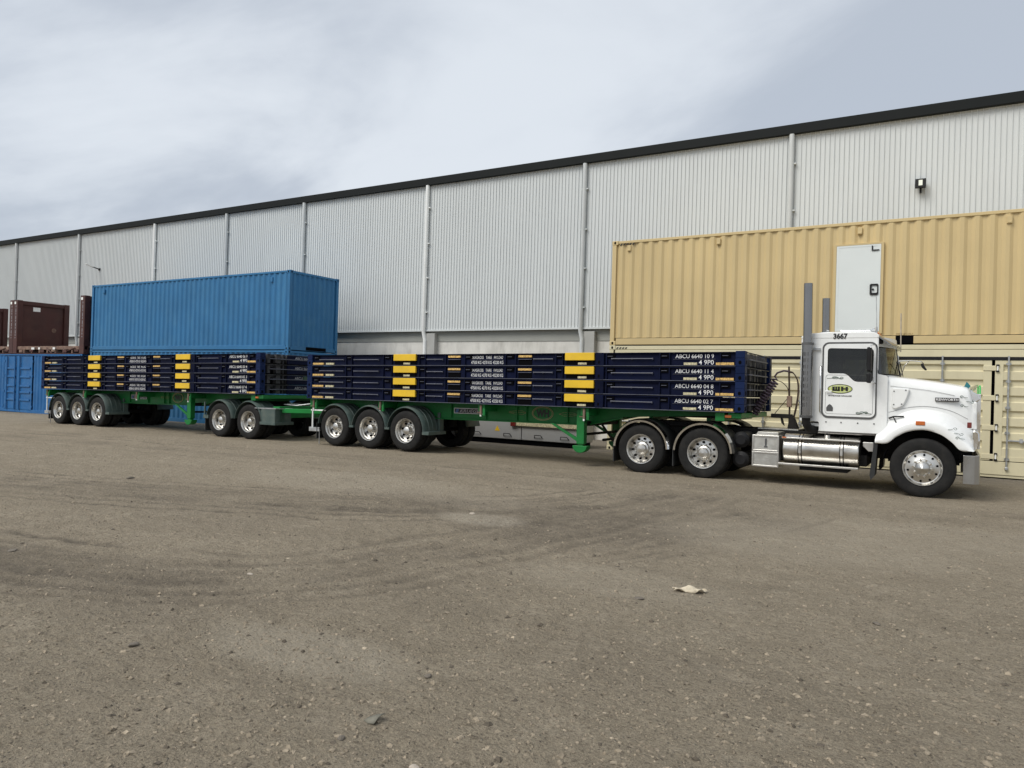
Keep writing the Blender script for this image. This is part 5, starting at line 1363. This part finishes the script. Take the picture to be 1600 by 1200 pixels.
# hose mast behind the cab
mast = MB().tube([(-2.68, -0.05, 1.0), (-2.68, -0.05, 1.4), (-2.71, -0.05, 2.22)], 0.018, 8).build('hose_mast', 'rusty_pole', tk, smooth=60)
MB().box(-2.73, -2.64, -0.10, 0.0, 1.42, 1.64).build('mast_clamp', 'rust_frame', mast, 0.01)
MB().prism([(-2.70, 1.0), (-2.50, 1.0), (-2.60, 1.25), (-2.66, 1.25)], -0.14, 0.04).box(-3.02, -2.62, -0.12, 0.0, 1.20, 1.28).prism([(-2.84, 1.20), (-2.80, 1.20), (-2.76, 1.04), (-2.82, 1.10)], -0.1, -0.04).build('mast_base', 'chassis', mast, 0.01)
hose = MB()
A, B = Vector((-2.95, -0.10, 1.93)), Vector((-3.34, -0.18, 1.27))
ax = (B - A); ln = ax.length; ax.normalize()
u_ = ax.orthogonal().normalized(); v_ = ax.cross(u_)
pts = [(-2.70, -0.06, 2.12), (-2.80, -0.08, 2.135), (-2.92, -0.09, 2.09), (-2.965, -0.10, 2.02), (-2.92, -0.10, 1.96)]
N_T = 13
for i in range(N_T * 14):
    a = 2 * math.pi * i / 14
    f_ = i / (N_T * 14)
    p = A + ax * ln * f_ + (u_ * math.cos(a) + v_ * math.sin(a)) * (0.066 + 0.02 * f_)
    pts.append(tuple(p))
pts += [(-3.42, -0.25, 1.20), (-3.50, -0.3, 1.20)]
hose.tube(pts, 0.019, 6).build('coiled_air_hose', 'hose_purple', tk, smooth=60)
loop = [tuple(p) for p in catmull([(-2.72, -0.04, 2.12), (-2.64, 0.0, 2.10), (-2.56, 0.02, 1.95), (-2.545, 0.03, 1.7), (-2.58, 0.02, 1.4), (-2.62, 0, 1.2)], 6)]
loop2 = [tuple(p) for p in catmull([(-2.93, -0.1, 1.94), (-2.82, -0.08, 1.90), (-2.72, -0.06, 1.78), (-2.70, -0.05, 1.6)], 6)]
loop3 = [tuple(p) for p in catmull([(-2.70, -0.05, 1.62), (-2.80, -0.08, 1.48), (-2.92, -0.1, 1.32), (-2.98, -0.1, 1.22)], 6)]
MB().tube(loop, 0.011, 6).tube(loop2, 0.008, 6).tube(loop3, 0.008, 6).tube([(p[0] + 0.02, p[1] - 0.03, p[2] - 0.02) for p in loop], 0.009, 6).build('air_line', 'rusty_pole', tk, smooth=60)

# ------------------------------------------------------------------ litter and stones on the dirt
def at_g(x, y): return (x, y, float(ground_at(x, y)))
rag = MB(); secs = []; n = 16
edge_a = np.interp(np.linspace(0, 1, n + 1), [0, 0.12, 0.3, 0.5, 0.72, 0.88, 1], [0.012, 0.035, 0.055, 0.040, 0.062, 0.05, 0.008])
edge_b = np.interp(np.linspace(0, 1, n + 1), [0, 0.15, 0.35, 0.55, 0.7, 0.85, 1], [-0.015, -0.045, -0.020, -0.060, -0.085, -0.045, -0.012])
for i in range(n + 1):
    u_ = i / n; row = []
    for j in range(7):
        v_ = j / 6
        y = edge_b[i] * (1 - v_) + edge_a[i] * v_
        zz = 0.008 + 0.024 * max(0, math.sin(u_ * 10.5 + v_ * 3.3)) + 0.014 * math.cos(v_ * 11 + u_ * 8) * math.sin(math.pi * u_)
        row.append((-0.13 + 0.27 * u_ + 0.012 * math.sin(7 * v_ + 3 * u_), y, max(0.002, zz)))
    secs.append(row)
rag.loft(secs)
ro = rag.build('rag', 'cloth', None, smooth=70, loc=at_g(-1.81, 6.04))
ro.rotation_euler = (0, 0, R(28))
sm = ro.modifiers.new('solid', 'SOLIDIFY'); sm.thickness = 0.006
tag(ro, 'crumpled cream rag lying alone on the dirt in front of the truck', 'rag')
lf = MB().loft([[(-0.05, -0.03, 0.004), (-0.045, 0.02, 0.01), (-0.02, 0.05, 0.012)], [(0.0, -0.045, 0.004), (0.0, 0.0, 0.022), (0.01, 0.05, 0.03)], [(0.045, -0.035, 0.008), (0.045, 0.01, 0.035), (0.06, 0.05, 0.05)]])
lo = lf.build('plastic_scrap', 'leaf_dark', None, smooth=50, loc=at_g(-2.36, 2.75))
sm = lo.modifiers.new('solid', 'SOLIDIFY'); sm.thickness = 0.004
lo.scale = (0.75, 0.75, 0.75)
tag(lo, 'small dark curled plastic scrap near the bottom of the photo', 'scrap')
def rock(label, x, y, s_, mat, seed, flat=0.7):
    g = np.random.default_rng(seed)
    bm = bmesh.new(); bmesh.ops.create_icosphere(bm, subdivisions=2, radius=1.0)
    dirs = g.normal(size=(9, 3)); dirs /= np.linalg.norm(dirs, axis=1)[:, None]
    hgt = g.uniform(0.62, 0.9, 9)
    for v in bm.verts:
        p = np.array(v.co)
        for d, h in zip(dirs, hgt):
            k = p @ d
            if k > h: p = p - d * (k - h)
        v.co = Vector(p * np.array([1.15, 0.9, flat]) * s_)
    m_ = bpy.data.meshes.new('stone'); bm.to_mesh(m_); bm.free(); m_.materials.append(MATS[mat])
    z = float(ground_at(x, y))
    o = link('stone', m_, loc=(x, y, z + s_ * flat * 0.35), rot=(0, 0, g.uniform(0, 6)))
    return tag(o, label, 'stone', 'larger stones lying on the dirt')
rock('pale angular stone cut by the bottom edge of the photo', -1.93, 2.53, 0.024, 'stone_pale', 1)
rock('white chip of stone on the wheel track left of centre', -5.01, 4.23, 0.026, 'stone_pale', 2, 0.4)
rock('dark lump near the left, with small clods around it', -4.22, 2.71, 0.034, 'stone_dark', 3, 0.5)
rock('dark flat stone to the left of the crumpled rag', -2.07, 5.57, 0.038, 'stone_dark', 4, 0.35)
rock('dark stone up and right of the plastic scrap', -2.48, 3.36, 0.026, 'stone_dark', 5, 0.5)
rock('round grey stone down and left of the plastic scrap', -2.35, 2.53, 0.022, 'stone_dark', 6, 0.5)
rock('dark flat stone at the left edge above the wheel track', -7.42, 3.54, 0.05, 'stone_dark', 7, 0.25)
rock('small dark stone on the right side of the yard', -0.41, 6.01, 0.03, 'stone_dark', 8, 0.4)
rock('dark stone high on the left of the dirt, near the rear trailer', -11.3, 7.1, 0.06, 'stone_dark', 10, 0.45)
rock('pale broken stone in the churned patch before the trailer', -5.25, 7.95, 0.035, 'stone_pale', 9, 0.5)
